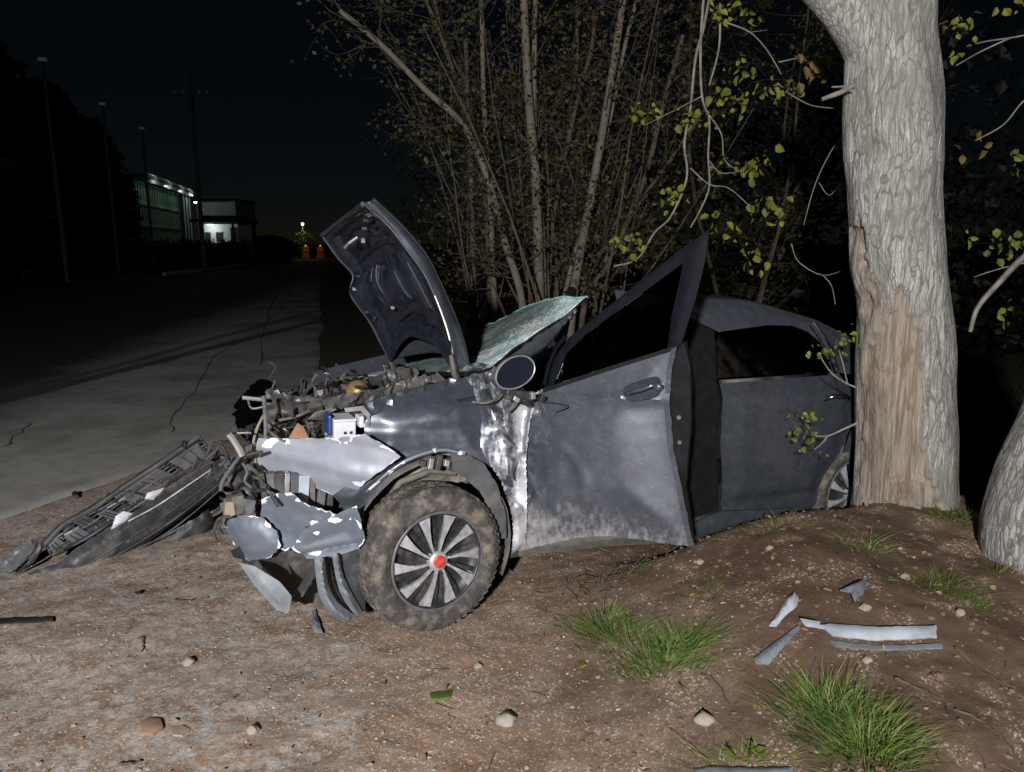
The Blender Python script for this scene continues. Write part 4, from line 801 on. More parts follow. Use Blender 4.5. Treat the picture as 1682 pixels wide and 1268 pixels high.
panel('quarter_glass', [(0.065,1.082),(0.098,1.172),(0.145,1.112)], qpl(.46, .03, .4525, -.617, off=0, bulge=0, dent=0), simple('pale_glass', (.22, .34, .33), .3), door, .03, .004)
tb = MB(); tb.tube([tuple(x[0] for x in qpl(*DX, off=.01, bulge=0, dent=0)(np.array([q[0]]), np.array([q[1]]), np.array([0.]))) for q in [(0.041,1.064),(0.057,1.152),(0.087,1.229),(0.129,1.285)]], .011, 8); tb.build('frame_post', MAT['dark_frame_paint'], door, True)
# --- wing mirror
mc = Vector([(0.264,-0.1,1.133)][0]); 
wm = thing if False else None
n_ = 40; ring = []
def ell(rx, rz, yo, tilt=.22): return [(mc.x + rx * math.cos(a) * math.cos(tilt) - rz * math.sin(a) * math.sin(tilt), mc.y + yo + .25 * rx * math.cos(a), mc.z + rx * math.cos(a) * math.sin(tilt) + rz * math.sin(a) * math.cos(tilt) * (1.0 if math.sin(a) > 0 else .9)) for a in [2 * math.pi * k / n_ for k in range(n_)]]
rings = [ell(.101, .066, -.012), ell(.108, .072, -.006), ell(.108, .072, .005), ell(.1, .066, .02), ell(.08, .052, .04), ell(.04, .028, .055)]
V_ = [p for r_ in rings for p in r_]; f = [(i * n_ + k, i * n_ + (k + 1) % n_, (i + 1) * n_ + (k + 1) % n_, (i + 1) * n_ + k) for i in range(len(rings) - 1) for k in range(n_)] + [tuple(5 * n_ + k for k in range(n_))]
mir = fix(mesh('wing_mirror', V_, f, MAT['dark_plastic'], car, True))
MB().tube(ell(.104, .069, -.012) + ell(.104, .069, -.012)[:1], .0035, 6).build('mirror_rim', MAT['raw_steel'], mir, True)
g = ell(.1, .0655, -.0125); mesh('mirror_glass', g, [tuple(range(n_))[::-1]], MAT['mirror_dark'], mir)
MB().box((mc.x + .03, mc.y + .03, mc.z - .095), (.13, .07, .035), Matrix.Rotation(.2, 3, 'Y').to_quaternion()).build('mirror_foot', MAT['dark_plastic'], mir, bevel=.008)
for k in range(5): 
    MB().box((mc.x - .03 + .04 * k, mc.y - .01 + .01 * (k % 2), mc.z - .1 - .012 * (k % 3)), (.03, .03, .02), Matrix.Rotation(.5 * k, 3, 'Y').to_quaternion()).build('broken_tab', MAT['raw_steel' if k % 2 else 'black_plastic'], mir, bevel=.003)

# --- windscreen, A-pillar, cowl
NE = [(0.15,0.14,1.094),(0.237,0.14,1.108),(0.311,0.14,1.142),(0.394,0.14,1.193),(0.482,0.14,1.245),(0.628,0.14,1.331),(0.744,0.14,1.42)]; FE = [(0.296,1.45,0.929),(0.561,1.45,1.06),(0.702,1.45,1.12),(0.855,1.45,1.185)]
NE = np.array(curve_pts([(p[0] + .02 * k, p[1] + .03 * k, p[2] - .0 * k) for k, p in enumerate(NE)], 8)); FE = np.array(curve_pts(FE, 8)); kn, kf = np.linspace(0, 1, len(NE)), np.linspace(0, 1, len(FE)); s44 = np.linspace(0, 1, 44)
NE = np.stack([np.interp(s44, kn, NE[:, q]) for q in range(3)], 1); FE = np.stack([np.interp(s44, kf, FE[:, q]) for q in range(3)], 1)
Sg, Rg = np.meshgrid(s44, np.linspace(0, 1, 56), indexing='ij')
ws = NE[:, None] * (1 - Rg[..., None]) + FE[:, None] * Rg[..., None]
sag = -.02 * np.sin(np.pi * Rg) * (1 - Sg) + .04 * Sg * np.sin(np.pi * np.clip(Rg + .1, 0, 1)) + .013 * fbm(Sg * 5, Rg * 5, 0, 3, 4) - .02 * np.exp(-((Rg - .5) / .1) ** 2 - ((Sg - .35) / .3) ** 2) + .006 * folds(Sg, Rg, 3, 3, 5.)
ws = ws + sag[..., None] * np.array((-.3, 0, 1)); crushv = np.clip(1.3 - 2.9 * Rg - .25 * Sg + .3 * fbm(Sg * 3, Rg * 4, 2, 3, 6) + .6 * np.exp(-((Rg - .72) / .14) ** 2 - (Sg / .22) ** 2), 0, 1)
wsc = grid('windscreen', ws, MAT['crazed_glass'], car, .005, True, {'crush': crushv.ravel()}, label='shattered crazed windscreen sagging inwards')
MB().tube([tuple(p) for p in ws[:, 0]], .006, 6).build('windscreen_seal', MAT['rubber_seal'], wsc, True); MB().tube([tuple(p) for p in ws[:, -1]], .008, 6).build('glass_rim', MAT['glass_edge'], wsc, True); MB().tube([tuple(p + np.array((0, 0, .003))) for p in ws[-1]], .008, 6).build('glass_rim', MAT['glass_edge'], wsc, True); MB().tube([tuple(p) for p in ws[0]], .012, 6).build('windscreen_seal', MAT['rubber_seal'], wsc, True)
APP = [(p[0], p[2]) for p in [(0.232,0.1,1.076),(0.292,0.1,1.142),(0.374,0.1,1.193),(0.461,0.1,1.244),(0.604,0.1,1.329),(0.688,0.1,1.391),(0.709,0.1,1.375),(0.641,0.1,1.312),(0.557,0.1,1.223),(0.511,0.1,1.19),(0.416,0.1,1.148),(0.344,0.1,1.122),(0.269,0.1,1.042)]]
panel('windscreen_pillar', APP, lambda u, v, e: (u, .1 + .1 * (u - .3) - .02 * sm(e / .02), v), MAT['car_paint'], car, .015, .02)
panel('cowl_panel', [(p[0], p[1]) for p in [(.1, .1), (.22, .12), (.3, 1.5), (.18, 1.5)]], lambda u, v, e: (u, v, .99 - .03 * (v - .1) + .02 * fbm(u * 9, v * 5, 0, 3, 2) - .08 * (u - .2)), MAT['black_plastic'], car, .05, .01)
MB().box((.75, .85, .86), (.55, 1.3, .22), taper=.85).build('dashboard', MAT['interior'], car, bevel=.05)
v, f = lathe([(.18 + .015 * math.cos(2 * math.pi * k / 8), .015 * math.sin(2 * math.pi * k / 8)) for k in range(8)], 30, 'z', True)
sw = mesh('steering_wheel', v, f, MAT['interior'], car, True); sw.location = (1.02, .5, .95); sw.rotation_euler = (0, R(-62), 0)
for y_ in (.48, 1.25):
    s_ = MB().box((1.55, y_, .46), (.5, .5, .16)).build('front_seat', MAT['interior'], car, bevel=.05); MB().box((1.86, y_, .82), (.14, .46, .62), Matrix.Rotation(R(14), 3, 'Y').to_quaternion()).build('backrest', MAT['interior'], s_, bevel=.05); MB().box((1.97, y_, 1.2), (.09, .26, .16)).build('headrest', MAT['interior'], s_, bevel=.03)
MB().box((2.5, .87, .5), (.5, 1.3, .18)).build('rear_bench', MAT['interior'], car, bevel=.05)
MB().box((1.75, .87, .24), (2.9, 1.5, .08)).build('floor_pan', MAT['dark_steel'], car, bevel=.02)
# --- body behind the door
rcrease = lambda u, v, e: .012 * np.exp(-((v - .38) / .03) ** 2) - .02 * sm(e / .14) + .006 * np.exp(-((v - .88 + .02 * u) / .02) ** 2)
rd = panel('rear_door', [(1.534,1.034),(1.866,1.039),(2.308,1.046),(2.419,1.043),(2.483,0.953),(2.513,0.777),(2.427,0.598),(2.315,0.46),(2.291,0.281),(1.916,0.311),(1.593,0.339),(1.528,0.707)], side(0, .003, 7, 0, .1, rcrease), MAT['car_paint'], car, .022, .006)
panel('window_glass', [(1.536,1.04),(1.605,1.261),(1.954,1.291),(2.153,1.291),(2.239,1.242),(2.296,1.153),(2.325,1.052),(1.868,1.045)], side(.015, 0, 0), MAT['tinted_glass'], rd, .06, .004)
panel('window_trim', [(1.534,1.034),(1.866,1.039),(2.323,1.048),(2.318,1.036),(1.861,1.024),(1.529,1.019)], side(-.008, 0, 0), MAT['chrome'], rd, .03, .006)
panel('quarter_window', [(2.35,1.054),(2.318,1.159),(2.263,1.242),(2.311,1.241),(2.377,1.158),(2.404,1.053)], side(.012, 0, 0), MAT['tinted_glass'], rd, .03, .004)
HB = [(2.248,0.911),(2.275,0.934),(2.368,0.93),(2.423,0.907)]
MB().tube(curve_pts([(HB[0][0], .0, HB[0][1]), (HB[1][0], -.04, HB[1][1]), (HB[2][0], -.045, HB[2][1]), (HB[3][0], -.015, HB[3][1])], 5), .012, 8).build('door_handle', MAT['chrome'], rd, True)
panel('pillar_between_doors', [(1.428,1.407),(1.5,1.347),(1.599,1.267),(1.53,1.034),(1.524,0.707),(1.59,0.329),(1.328,0.293),(1.237,0.82)], side(.03, .002, 2), MAT['interior'], car, .03, .03)
panel('roof_rail', [(0.994,1.472),(1.251,1.45),(1.526,1.436),(1.952,1.417),(2.347,1.334),(2.609,1.233),(2.775,1.128),(2.774,1.003),(2.421,1.046),(2.404,1.053),(2.377,1.185),(2.263,1.268),(2.156,1.301),(1.959,1.304),(1.6,1.27),(1.418,1.346),(1.154,1.374),(0.995,1.402)], side(.0, .002, 3, .012, .04), MAT['car_paint'], car, .02, .01)
for off, P in ((0, [(2.315,1.328),(2.371,1.244),(2.401,1.145),(2.411,1.046)]), (1, [(2.268,1.308),(2.324,1.225),(2.353,1.136),(2.363,1.051)])):
    MB().tube([(p[0], float(ysd(np.array(p[0]), np.array(p[1]))) - .012, p[1]) for p in P], .006, 6).build('pillar_trim', MAT['chrome'], car, True)
panel('rear_quarter_panel', [(2.554,1.026),(2.771,0.996),(3.036,0.959),(3.487,0.857),(3.731,0.623),(4.049,0.253),(3.379,0.266),(3.156,0.445),(2.904,0.576),(2.733,0.618),(2.578,0.608),(2.449,0.589),(2.524,0.769),(2.497,0.952)], side(-.003, .003, 8, .02, .12), MAT['car_paint'], car, .025, .006)
panel('sill', [(1.581,0.333),(1.918,0.303),(2.293,0.273),(2.266,0.231),(2.078,0.217),(1.857,0.187),(1.624,0.161),(1.44,0.145),(1.365,0.267)], side(.012, .003, 5, .02, .05), MAT['car_paint'], car, .02, .01)
panel('front_sill', [(0.416,0.305),(0.877,0.307),(1.364,0.274),(1.417,0.155),(0.892,0.21),(0.424,0.227)], side(.06, .006, 15, .02, .05), MAT['muddy_metal'], car, .02, .01)
panel('rear_arch_liner', [(2.27,0.215),(2.283,0.345),(2.319,0.441),(2.453,0.567),(2.581,0.59),(2.737,0.6),(2.939,0.546),(3.133,0.428),(3.509,0.019)], side(.25, 0, 5), MAT['rubber_seal'], car, .05, .01)
X = np.zeros((30, 12, 3)); rl = curve_pts([(1.296,1.445),(1.527,1.44),(1.953,1.42),(2.348,1.338),(2.611,1.236),(2.777,1.132)], 5); rl = rl[::1][:30]
X = np.zeros((len(rl), 12, 3))
for i, p in enumerate(rl):
    for j in range(12):
        t_ = j / 11; q_ = 1 - i / (len(rl) - 1); X[i, j] = (p[0] + .75 * t_ * q_, .27 + 1.22 * t_, p[1] + .045 * math.sin(math.pi * t_) ** .7 - .012 - .1 * t_ * q_)
grid('roof', X, MAT['car_paint'], car, .006)
X = np.zeros((14, 10, 3)); e_ = rl[-1]
for i in range(14):
    for j in range(10): t_ = j / 9; s = i / 13; X[i, j] = (e_[0] + (3.42 - e_[0]) * s, .24 + 1.28 * t_, e_[1] * (1 - s) ** 1.5 + (1 - (1 - s) ** 1.5) * 1.0 + .03 * math.sin(math.pi * t_))
grid('boot_lid', X, MAT['car_paint'], car, .006)
MB().box((3.38, .87, .68), (.12, 1.45, .6)).build('rear_panel', MAT['car_paint'], car, bevel=.05)
far_o = [(-.2, .45), (.45, .5), (.45, .22), (2.2, .22), (2.3, .5), (2.62, .68), (2.95, .5), (3.0, .3), (3.4, .35), (3.42, 1.0), (2.7, 1.0), (.35, .98), (-.2, .86)]
panel('far_side_panel', far_o, lambda u, v, e: (u, 1.76 - ysd(u, v), v), MAT['car_paint'], car, .08, .01)
for P in ([(1.55, .98), (1.5, 1.42)], [(2.35, 1.38), (2.75, 1.0)]): MB().tube([(p[0], 1.76 - float(ysd(np.array(p[0]), np.array(p[1]))), p[1]) for p in P], .035, 6).build('far_pillar', MAT['interior'], car, True)
PG = [(p[0], p[2]) for p in [(2.118,0.75,1.138),(2.223,0.75,1.137),(2.303,0.75,1.026),(2.155,0.75,1.029)]]
panel('loose_glass_shard', PG, lambda u, v, e: (u, .75 + 0 * u, v), MAT['pale_glass'], car, .03, .004)  # pale pane added in the cabin to draw a light reflection

# --- raised, buckled hood
nr = [np.array(p) for p in [(0.119,0.2,1.091),(0.1,0.2,1.233),(0.056,0.2,1.372),(-0.01,0.2,1.516),(-0.083,0.2,1.616),(-0.17,0.2,1.721),(-0.269,0.2,1.802)]]; nr = [p + np.array((0, .02 * i, 0)) for i, p in enumerate(nr)]
ot = [np.array(p) for p in [(0.233,0.3,1.095),(0.201,0.3,1.22),(0.142,0.3,1.359),(0.08,0.3,1.48),(0.008,0.3,1.598),(-0.106,0.3,1.717),(-0.235,0.3,1.819)]]
fr_ = [np.array(p) for p in [(0.14,1.2,0.998),(0.074,1.2,1.116),(0.01,1.2,1.232),(-0.09,1.2,1.371),(-0.08,1.2,1.477),(-0.16,1.2,1.565),(-0.248,1.2,1.682)]]
nr, ot, fr_ = [np.array(curve_pts(a, 8)) for a in (nr, ot, fr_)]; ns = len(nr)
def hood_pt(s, r_, depth=0.):
    smn = .17 * math.sin(math.pi * min(1, max(0, r_))) ** 1.0; k = (smn + (1 - smn) * s) * (ns - 1); i = min(int(k), ns - 2); t_ = k - i
    a = nr[i] * (1 - t_) + nr[i + 1] * t_; b = fr_[i] * (1 - t_) + fr_[i + 1] * t_
    nrm = np.array((-.78, -.1, -.62)); h = .03 * math.sin(math.pi * r_) - .0 + depth
    return a * (1 - r_) + b * r_ - nrm * h
NS, NR = 120, 84; SS, RRr = np.meshgrid(np.linspace(0, 1, NS), np.linspace(0, 1, NR), indexing='ij')
inset = sm((np.minimum(RRr, 1 - RRr) - .075) / .03) * sm((np.minimum(SS, 1 - SS) - .05) / .03); cr_ = .012 * fbm(SS * 5, RRr * 4, 0, 3, 3) + .014 * folds(SS, RRr, 4, 3, 2.2); rib = 0 * SS
for rc, s0, s1 in ((.17, .2, .66), (.23, .2, .66), (.4, .22, .62), (.46, .22, .62), (.66, .24, .6), (.72, .24, .6)): rib = rib - .02 * np.exp(-((RRr - rc - .03 * SS) / .012) ** 2) * sm((SS - s0) / .05) * sm((s1 - SS) / .05)
for rc, sc_, wr_, ws_ in ((.3, .82, .12, .05), (.62, .84, .14, .05), (.84, .5, .05, .12), (.5, .12, .2, .03)):
    q = np.hypot((RRr - rc) / wr_, (SS - sc_) / ws_); rib = rib + .02 * sm((1.1 - q) / .2) - .012 * np.exp(-((q - 1.15) / .12) ** 2)
rib = rib - .018 * np.exp(-((SS - .71) / .012) ** 2) * sm((RRr - .08) / .05) * sm((.93 - RRr) / .05)
dep = .03 * inset + cr_ + rib
HX = np.array([[hood_pt(i / (NS - 1), j / (NR - 1), dep[i, j]) for j in range(NR)] for i in range(NS)])
hood = grid('hood', HX, MAT['hood_inner'], car, .0, label='raised buckled hood showing its dark ribbed underside')
OX = np.zeros((ns, 9, 3))
for i in range(ns):
    for j in range(9):
        t_ = j / 8; OX[i, j] = nr[i] * (1 - t_) + ot[i] * t_ + np.array((-.3, -.9, -.1)) * .02 * math.sin(math.pi * t_) + .004 * float(fbm(i * .3, j * .4, 0, 2, 2))
grid('hood_flank', OX, MAT['car_paint'], hood, .003)
SX = np.zeros((ns, 16, 3))
for i in range(ns):
    for j in range(16): t_ = j / 15; SX[i, j] = ot[i] * (1 - t_) + fr_[i] * t_ + np.array((.78, .1, .62)) * (.02 + .07 * math.sin(math.pi * t_)) * (1 if t_ not in (0, 1) else 0)
grid('hood_skin', SX[:, ::-1], MAT['car_paint'], hood, .003)
MB().tube([tuple(p) for p in nr[8:20]], .005, 6).build('scraped_hood_edge', MAT['raw_steel'], hood, True); MB().tube([tuple(p) for p in nr[19:]], .005, 6).build('hood_edge', MAT['car_paint'], hood, True); MB().tube([tuple(p) for p in fr_], .008, 6).build('hood_edge', MAT['car_paint'], hood, True)  # raw steel on part of the near edge paints its bright highlight
MB().tube([tuple(hood_pt(1, k / 12, -.004)) for k in range(13)], .011, 6).build('hood_lip', MAT['car_paint'], hood, True)
for s, r_, k in ((.86, .34, 0), (.8, .5, 1), (.84, .62, 2), (.9, .2, 0), (.78, .72, 2), (.62, .9, 0), (.52, .93, 1), (.3, .9, 2), (.36, .93, 0), (.25, .6, 1)):
    p = hood_pt(s, r_, -.01); MB().box(p, (.018, .024, .012) if k else (.024, .014, .012), Matrix.Rotation(rng.uniform(0, 3), 3, 'X').to_quaternion()).build('hood_clip', MAT['raw_steel' if k == 1 else 'dark_plastic'], hood, bevel=.003)
p = hood_pt(.84, .52, -.015); MB().tube([p, p + np.array((-.04, 0, -.03)), p + np.array((-.05, .04, -.05)), p + np.array((-.01, .06, -.03))], .007, 6).build('latch_striker', MAT['raw_steel'], hood, True)
for P in (nr[0], fr_[0]): MB().tube([tuple(P + np.array((-.02, 0, .08))), tuple(P + np.array((0, 0, 0))), tuple(P + np.array((.05, .02, -.1)))], [.012, .018, .014], 6).build('hood_hinge', MAT['dark_steel'], hood, True)

for rc, s0, s1 in ((.2, .24, .64), (.43, .26, .6), (.69, .28, .58)):
    for dr in (-.035, .035): MB().tube([tuple(hood_pt(s0 + (s1 - s0) * k / 14, rc + dr + .03 * (s0 + (s1 - s0) * k / 14), .016 + .012 * abs(k / 7 - 1) ** 6)) for k in range(15)], .0055, 6).build('hood_rib', MAT['car_paint'], hood, True)
# --- bumper corner and what hangs below it
SP = (-.33, -.01, -.72, .69)
pale_fold = lambda u, v, e: .03 * sm((.2 - u) / .2) * 0 + .018 * np.exp(-((v - .70 - .12 * u) / .035) ** 2) - .03 * sm((.66 - v) / .1) + .02 * sm((v - .8) / .06)
panel('bumper_upper_corner', [p for p in [(0.479,0.788),(0.351,0.8),(0.173,0.823),(0.044,0.848),(-0.037,0.87),(-0.116,0.828),(-0.188,0.785),(-0.117,0.725),(-0.029,0.656),(0.028,0.595),(0.129,0.565),(0.203,0.587),(0.247,0.605),(0.353,0.61),(0.444,0.634),(0.509,0.656)]], (lambda f_: (lambda u, v, e: f_(u, v, e)))(qpl(-.33, .12, -.72, .69, bulge=-.008, bw=.1, dent=.006, seed=6, extra=lambda u, v, e: -pale_fold(u, v, e))), MAT['bumper_paint_pale'], car, .015, .004, .002, label='pale silver bumper corner torn loose under the headlight opening')
panel('bumper_lower_corner', [(0.302,0.482),(0.201,0.536),(0.085,0.596),(0.065,0.526),(0.049,0.457),(0.074,0.411),(0.18,0.371),(0.29,0.352),(0.354,0.394)], qpl(-.3, -.05, -.85, .52, bulge=.02, bw=.1, dent=.003, seed=7, extra=lambda u, v, e: .012 * np.exp(-((v - .455 + .28 * u) / .012) ** 2)), MAT['car_paint_chipped'], car, .012, .004, .002)
panel('bumper_chipped_piece', [(0.43,0.581),(0.36,0.614),(0.301,0.625),(0.229,0.581),(0.085,0.55),(0.19,0.507),(0.248,0.469),(0.243,0.404),(0.324,0.368),(0.378,0.397),(0.432,0.444),(0.436,0.515)], qpl(-.36, -.02, -.8, .6, bulge=.008, bw=.06, dent=.006, seed=8), MAT['car_paint_chipped'], car, .012, .004, .004)
panel('fog_lamp_surround', [(0.537,0.493),(0.444,0.518),(0.358,0.517),(0.297,0.467),(0.279,0.408),(0.325,0.35),(0.42,0.321),(0.474,0.359),(0.506,0.422)], qpl(-.42, -.02, -.8, .6, bulge=-.012, bw=.05, dent=.006, seed=9), MAT['car_paint_chipped'], car, .012, .004, .004)
for P in ([(0.323,0.384),(0.2,0.453),(0.07,0.525)], [(0.333,0.438),(0.226,0.498),(0.105,0.564)]):
    f_ = qpl(-.3, -.05, -.85, .52, off=-.036, bulge=0, dent=0); MB().tube([tuple(float(q[0]) for q in f_(np.array([p[0]]), np.array([p[1]]), np.array([0.]))) for p in P], .006, 6).build('bumper_crease', MAT['dark_plastic'], car, True)
# lower lip hanging to the ground, splash guards
panel('lower_lip', [(0.338,0.395),(0.274,0.375),(0.182,0.311),(0.138,0.252),(0.15,0.18),(0.195,0.196),(0.264,0.286)], qpl(-.5, -.05, -.8, .3, bulge=-.02, bw=.05, dent=.006), MAT['strip_grey'], car, .015, .008)
for pl, y_, mt in (([(-0.547,-0.03,0.404),(-0.509,-0.03,0.398),(-0.49,-0.03,0.287),(-0.451,-0.03,0.197),(-0.385,-0.03,0.127),(-0.425,-0.03,0.113),(-0.49,-0.03,0.168),(-0.528,-0.03,0.255)], -.03, 'strip_grey'), ([(-0.471,-0,0.396),(-0.444,0,0.397),(-0.419,0,0.289),(-0.357,0,0.159),(-0.336,-0,0.109),(-0.37,0,0.115),(-0.434,-0,0.225)], .0, 'strip_grey'), ([(-0.492,0.05,0.364),(-0.459,0.05,0.37),(-0.421,0.05,0.228),(-0.343,0.05,0.092),(-0.421,0.05,0.134),(-0.472,0.05,0.237)], .05, 'black_plastic')):
    panel('splash_guard', [(p[0], p[2]) for p in pl], (lambda y0: lambda u, v, e: (u, y0 - .03 * sm(e / .02) + .02 * np.sin(v * 8), v))(y_), MAT[mt], car, .012, .006, round_n=3)
panel('mud_flap', [(p[0], p[2]) for p in [(-0.435,0.04,0.391),(-0.323,0.04,0.41),(-0.32,0.04,0.12),(-0.341,0.04,0.096),(-0.399,0.04,0.242)]], lambda u, v, e: (u, .04 - .01 * sm(e / .03) + .008 * fbm(u * 9, v * 9), v), MAT['dark_plastic'], car, .02, .008)
panel('undertray_flap', [(p[0], p[2]) for p in [(-0.702,0,0.2),(-0.592,-0,0.227),(-0.532,-0,0.32),(-0.512,-0,0.291),(-0.568,-0,0.197),(-0.651,0,0.168)]], lambda u, v, e: (u, .1 + .02 * fbm(u * 9, v * 9), v), MAT['black_plastic'], car, .02, .006)
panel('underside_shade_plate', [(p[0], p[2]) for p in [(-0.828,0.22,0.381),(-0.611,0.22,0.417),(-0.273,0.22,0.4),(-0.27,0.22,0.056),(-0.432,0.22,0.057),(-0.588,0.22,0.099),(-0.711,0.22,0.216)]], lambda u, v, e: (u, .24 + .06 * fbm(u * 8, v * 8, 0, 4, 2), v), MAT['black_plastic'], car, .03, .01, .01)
# --- engine bay and front wreckage
MB().box((-.12, .95, .6), (.62, 1.0, .5), taper=.85).build('engine_block', MAT['dark_steel'], car, bevel=.03)
MB().box((-.1, .95, .86), (.45, .5, .1), taper=.8).build('engine_cover', MAT['black_plastic'], car, bevel=.03)
MB().box((-.42, .9, .45), (.05, 1.2, .45)).build('radiator', MAT['dark_steel'], car, bevel=.004)
fs = [(-0.293,1.45,0.781),(-0.082,1.45,0.83),(0.137,1.45,0.878),(0.413,1.45,0.934)]; MB().tube([p for p in fs], .03, 6).build('far_fender_edge', MAT['grey_plastic'], car, True)
wr = lambda y0, amp, seed, fr=11: (lambda u, v, e: (u, y0 + amp * folds(u, v, seed, 4, fr * .8), v))
panel('crushed_slam_panel', [(p[0], p[2]) for p in [(-0.637,0.6,0.967),(-0.616,0.6,0.978),(-0.541,0.6,0.946),(-0.404,0.6,0.921),(-0.29,0.6,0.889),(-0.173,0.6,0.866),(-0.178,0.6,0.806),(-0.29,0.6,0.83),(-0.404,0.6,0.842),(-0.515,0.6,0.837),(-0.583,0.6,0.801),(-0.629,0.6,0.759)]], wr(.6, .06, 3, 6.5), MAT['bent_steel'], car, .012, .006, .008)
panel('crushed_bracket', [(p[0], p[2]) for p in [(-0.436,0.45,0.936),(-0.327,0.45,0.965),(-0.159,0.45,0.981),(0.077,0.45,1.036),(0.138,0.45,1.052),(0.17,0.45,1.021),(0.048,0.45,0.99),(-0.1,0.45,0.949),(-0.215,0.45,0.912),(-0.327,0.45,0.898)]], wr(.45, .05, 5), MAT['bent_steel'], car, .015, .006, .006)
panel('crushed_bracket', [(p[0], p[2]) for p in [(-0.362,0.8,0.902),(-0.118,0.8,0.955),(0.073,0.8,1.018),(0.205,0.8,1.008),(0.173,0.8,0.954),(-0.055,0.8,0.915),(-0.302,0.8,0.863)]], wr(.85, .06, 8), MAT['dark_steel'], car, .015, .006, .006)
panel('inner_fender', [(p[0], p[2]) for p in [(-0.296,0.16,0.965),(-0.191,0.16,1.001),(0.027,0.16,1.046),(0.141,0.16,1.08),(0.149,0.16,1.02),(-0.027,0.16,0.986),(-0.19,0.16,0.949),(-0.285,0.16,0.88)]], wr(.2, .03, 9), MAT['car_paint'], car, .02, .006)
b0 = [(-0.356,0.32,0.844)][0]; bt = MB().box(b0, (.095, .13, .075)).build('battery', MAT['white_plastic'], car, bevel=.006); MB().box((b0[0], b0[1], b0[2] + .044), (.1, .135, .012)).build('battery_lid', MAT['white_plastic'], bt, bevel=.004); [MB().box((b0[0] + dx_, b0[1] - .066, b0[2] + dz_), (.012, .004, .012)).build('battery_mark', MAT['dark_plastic'], bt) for dx_ in (0, .025) for dz_ in (-.01, -.032)]; MB().box((b0[0] - .06, b0[1], b0[2] + .022), (.016, .1, .09)).build('battery_terminal_cover', MAT['blue_plastic'], bt, bevel=.008)
b0 = [(-0.27,0.27,0.882)][0]; MB().box(b0, (.06, .08, .05)).build('headlight_bracket', MAT['white_plastic'], car, bevel=.006)
panel('rusty_plate', [(p[0], p[2]) for p in [(-0.584,0.3,0.815),(-0.544,0.3,0.876),(-0.521,0.3,0.859),(-0.499,0.3,0.809)]], lambda u, v, e: (u, .3 + .2 * (v - .8), v), MAT['rust_cardboard'], car, .02, .006)
v, f = lathe([(.0, -.02), (.04, -.02), (.05, 0), (.055, .03), (.05, .05)], 20); o = mesh('filler_neck', v, f, MAT['gold_part'], car, True); o.location = [(-0.2,0.6,0.932)][0]; o.rotation_euler = (.6, 0, .3)
panel('headlight_rim', [(p[0], p[2]) for p in [(-0.379,0.24,0.958),(-0.3,0.24,0.965),(-0.268,0.24,0.926),(-0.273,0.24,0.873),(-0.284,0.24,0.916),(-0.311,0.24,0.944),(-0.373,0.24,0.942)]], lambda u, v, e: (u, .18 + 0 * u, v), MAT['raw_steel'], car, .02, .006)
for P, y_, r_, mt in (([(-0.742,0.5,0.96),(-0.692,0.5,0.952),(-0.647,0.5,0.945)], .5, .009, 'raw_steel'), ([(-0.668,0.4,0.983),(-0.662,0.4,0.877),(-0.661,0.4,0.797)], .4, .009, 'grey_plastic'), ([(-0.652,0.45,0.903),(-0.686,0.45,0.841),(-0.707,0.45,0.761),(-0.698,0.45,0.679)], .45, .006, 'old_wood'), ([(-0.82,0.3,0.852),(-0.792,0.3,0.804),(-0.77,0.3,0.756)], .3, .014, 'raw_steel'), ([(-0.774,0.3,0.762),(-0.813,0.3,0.708),(-0.847,0.3,0.655),(-0.857,0.3,0.614)], .3, .008, 'grey_plastic'), ([(-0.805,0.35,0.839),(-0.758,0.35,0.839),(-0.729,0.35,0.837)], .35, .004, 'raw_steel'),
                      ([(-0.904,0.3,0.775),(-0.88,0.3,0.816),(-0.844,0.3,0.795),(-0.831,0.3,0.751),(-0.859,0.3,0.72)], .3, .008, 'black_plastic'), ([(-0.753,0.3,0.755),(-0.717,0.3,0.762),(-0.688,0.3,0.765)], .3, .007, 'black_plastic'), ([(-0.77,0.3,0.725),(-0.752,0.3,0.685),(-0.762,0.3,0.646),(-0.738,0.3,0.618)], .3, .006, 'grey_plastic'), ([(-0.891,0.2,0.492),(-0.873,0.2,0.53),(-0.831,0.2,0.536)], .2, .007, 'dark_plastic')):
    MB().tube(curve_pts(P, 5), r_, 7).build('hose' if r_ < .009 else 'bent_bar', MAT[mt], car, True)
jr = random.Random(11)
def junk(lo, hi, n, mats, smin=.02, smax=.09, names=('engine_fragment', 'bracket', 'wire')):
    for _ in range(n):
        c_ = [jr.uniform(a, b) for a, b in zip(lo, hi)]; k = jr.random(); mt = MAT[jr.choice(mats)]; q = Matrix.Rotation(jr.uniform(0, 6), 3, Vector((jr.gauss(0, 1), jr.gauss(0, 1), jr.gauss(0, 1))).normalized()).to_quaternion()
        s = jr.uniform(smin, smax)
        if k < .25: MB().box(c_, (s, s * jr.uniform(.3, 1), s * jr.uniform(.15, .6)), q, jr.uniform(.6, 1)).build(names[0], mt, car, bevel=.003)
        elif k < .5:
            V_ = [Vector(c_) + q @ Vector((jr.uniform(-1, 1) * s, jr.uniform(-1, 1) * s, jr.gauss(0, .3) * s)) for _ in range(6)]
            o_ = mesh(names[1], V_, [(0, 1, 2), (0, 2, 3), (0, 3, 4), (1, 5, 2)], mt, car); md = o_.modifiers.new('t', 'SOLIDIFY'); md.thickness = .004
        else:
            p = Vector(c_); P = [p]
            for _ in range(4): P.append(P[-1] + Vector((jr.gauss(0, .05), jr.gauss(0, .05), jr.gauss(0, .035))))
            MB().tube(curve_pts(P, 4), jr.choice((.003, .005, .007)), 6).build(names[2], mt, car, True)
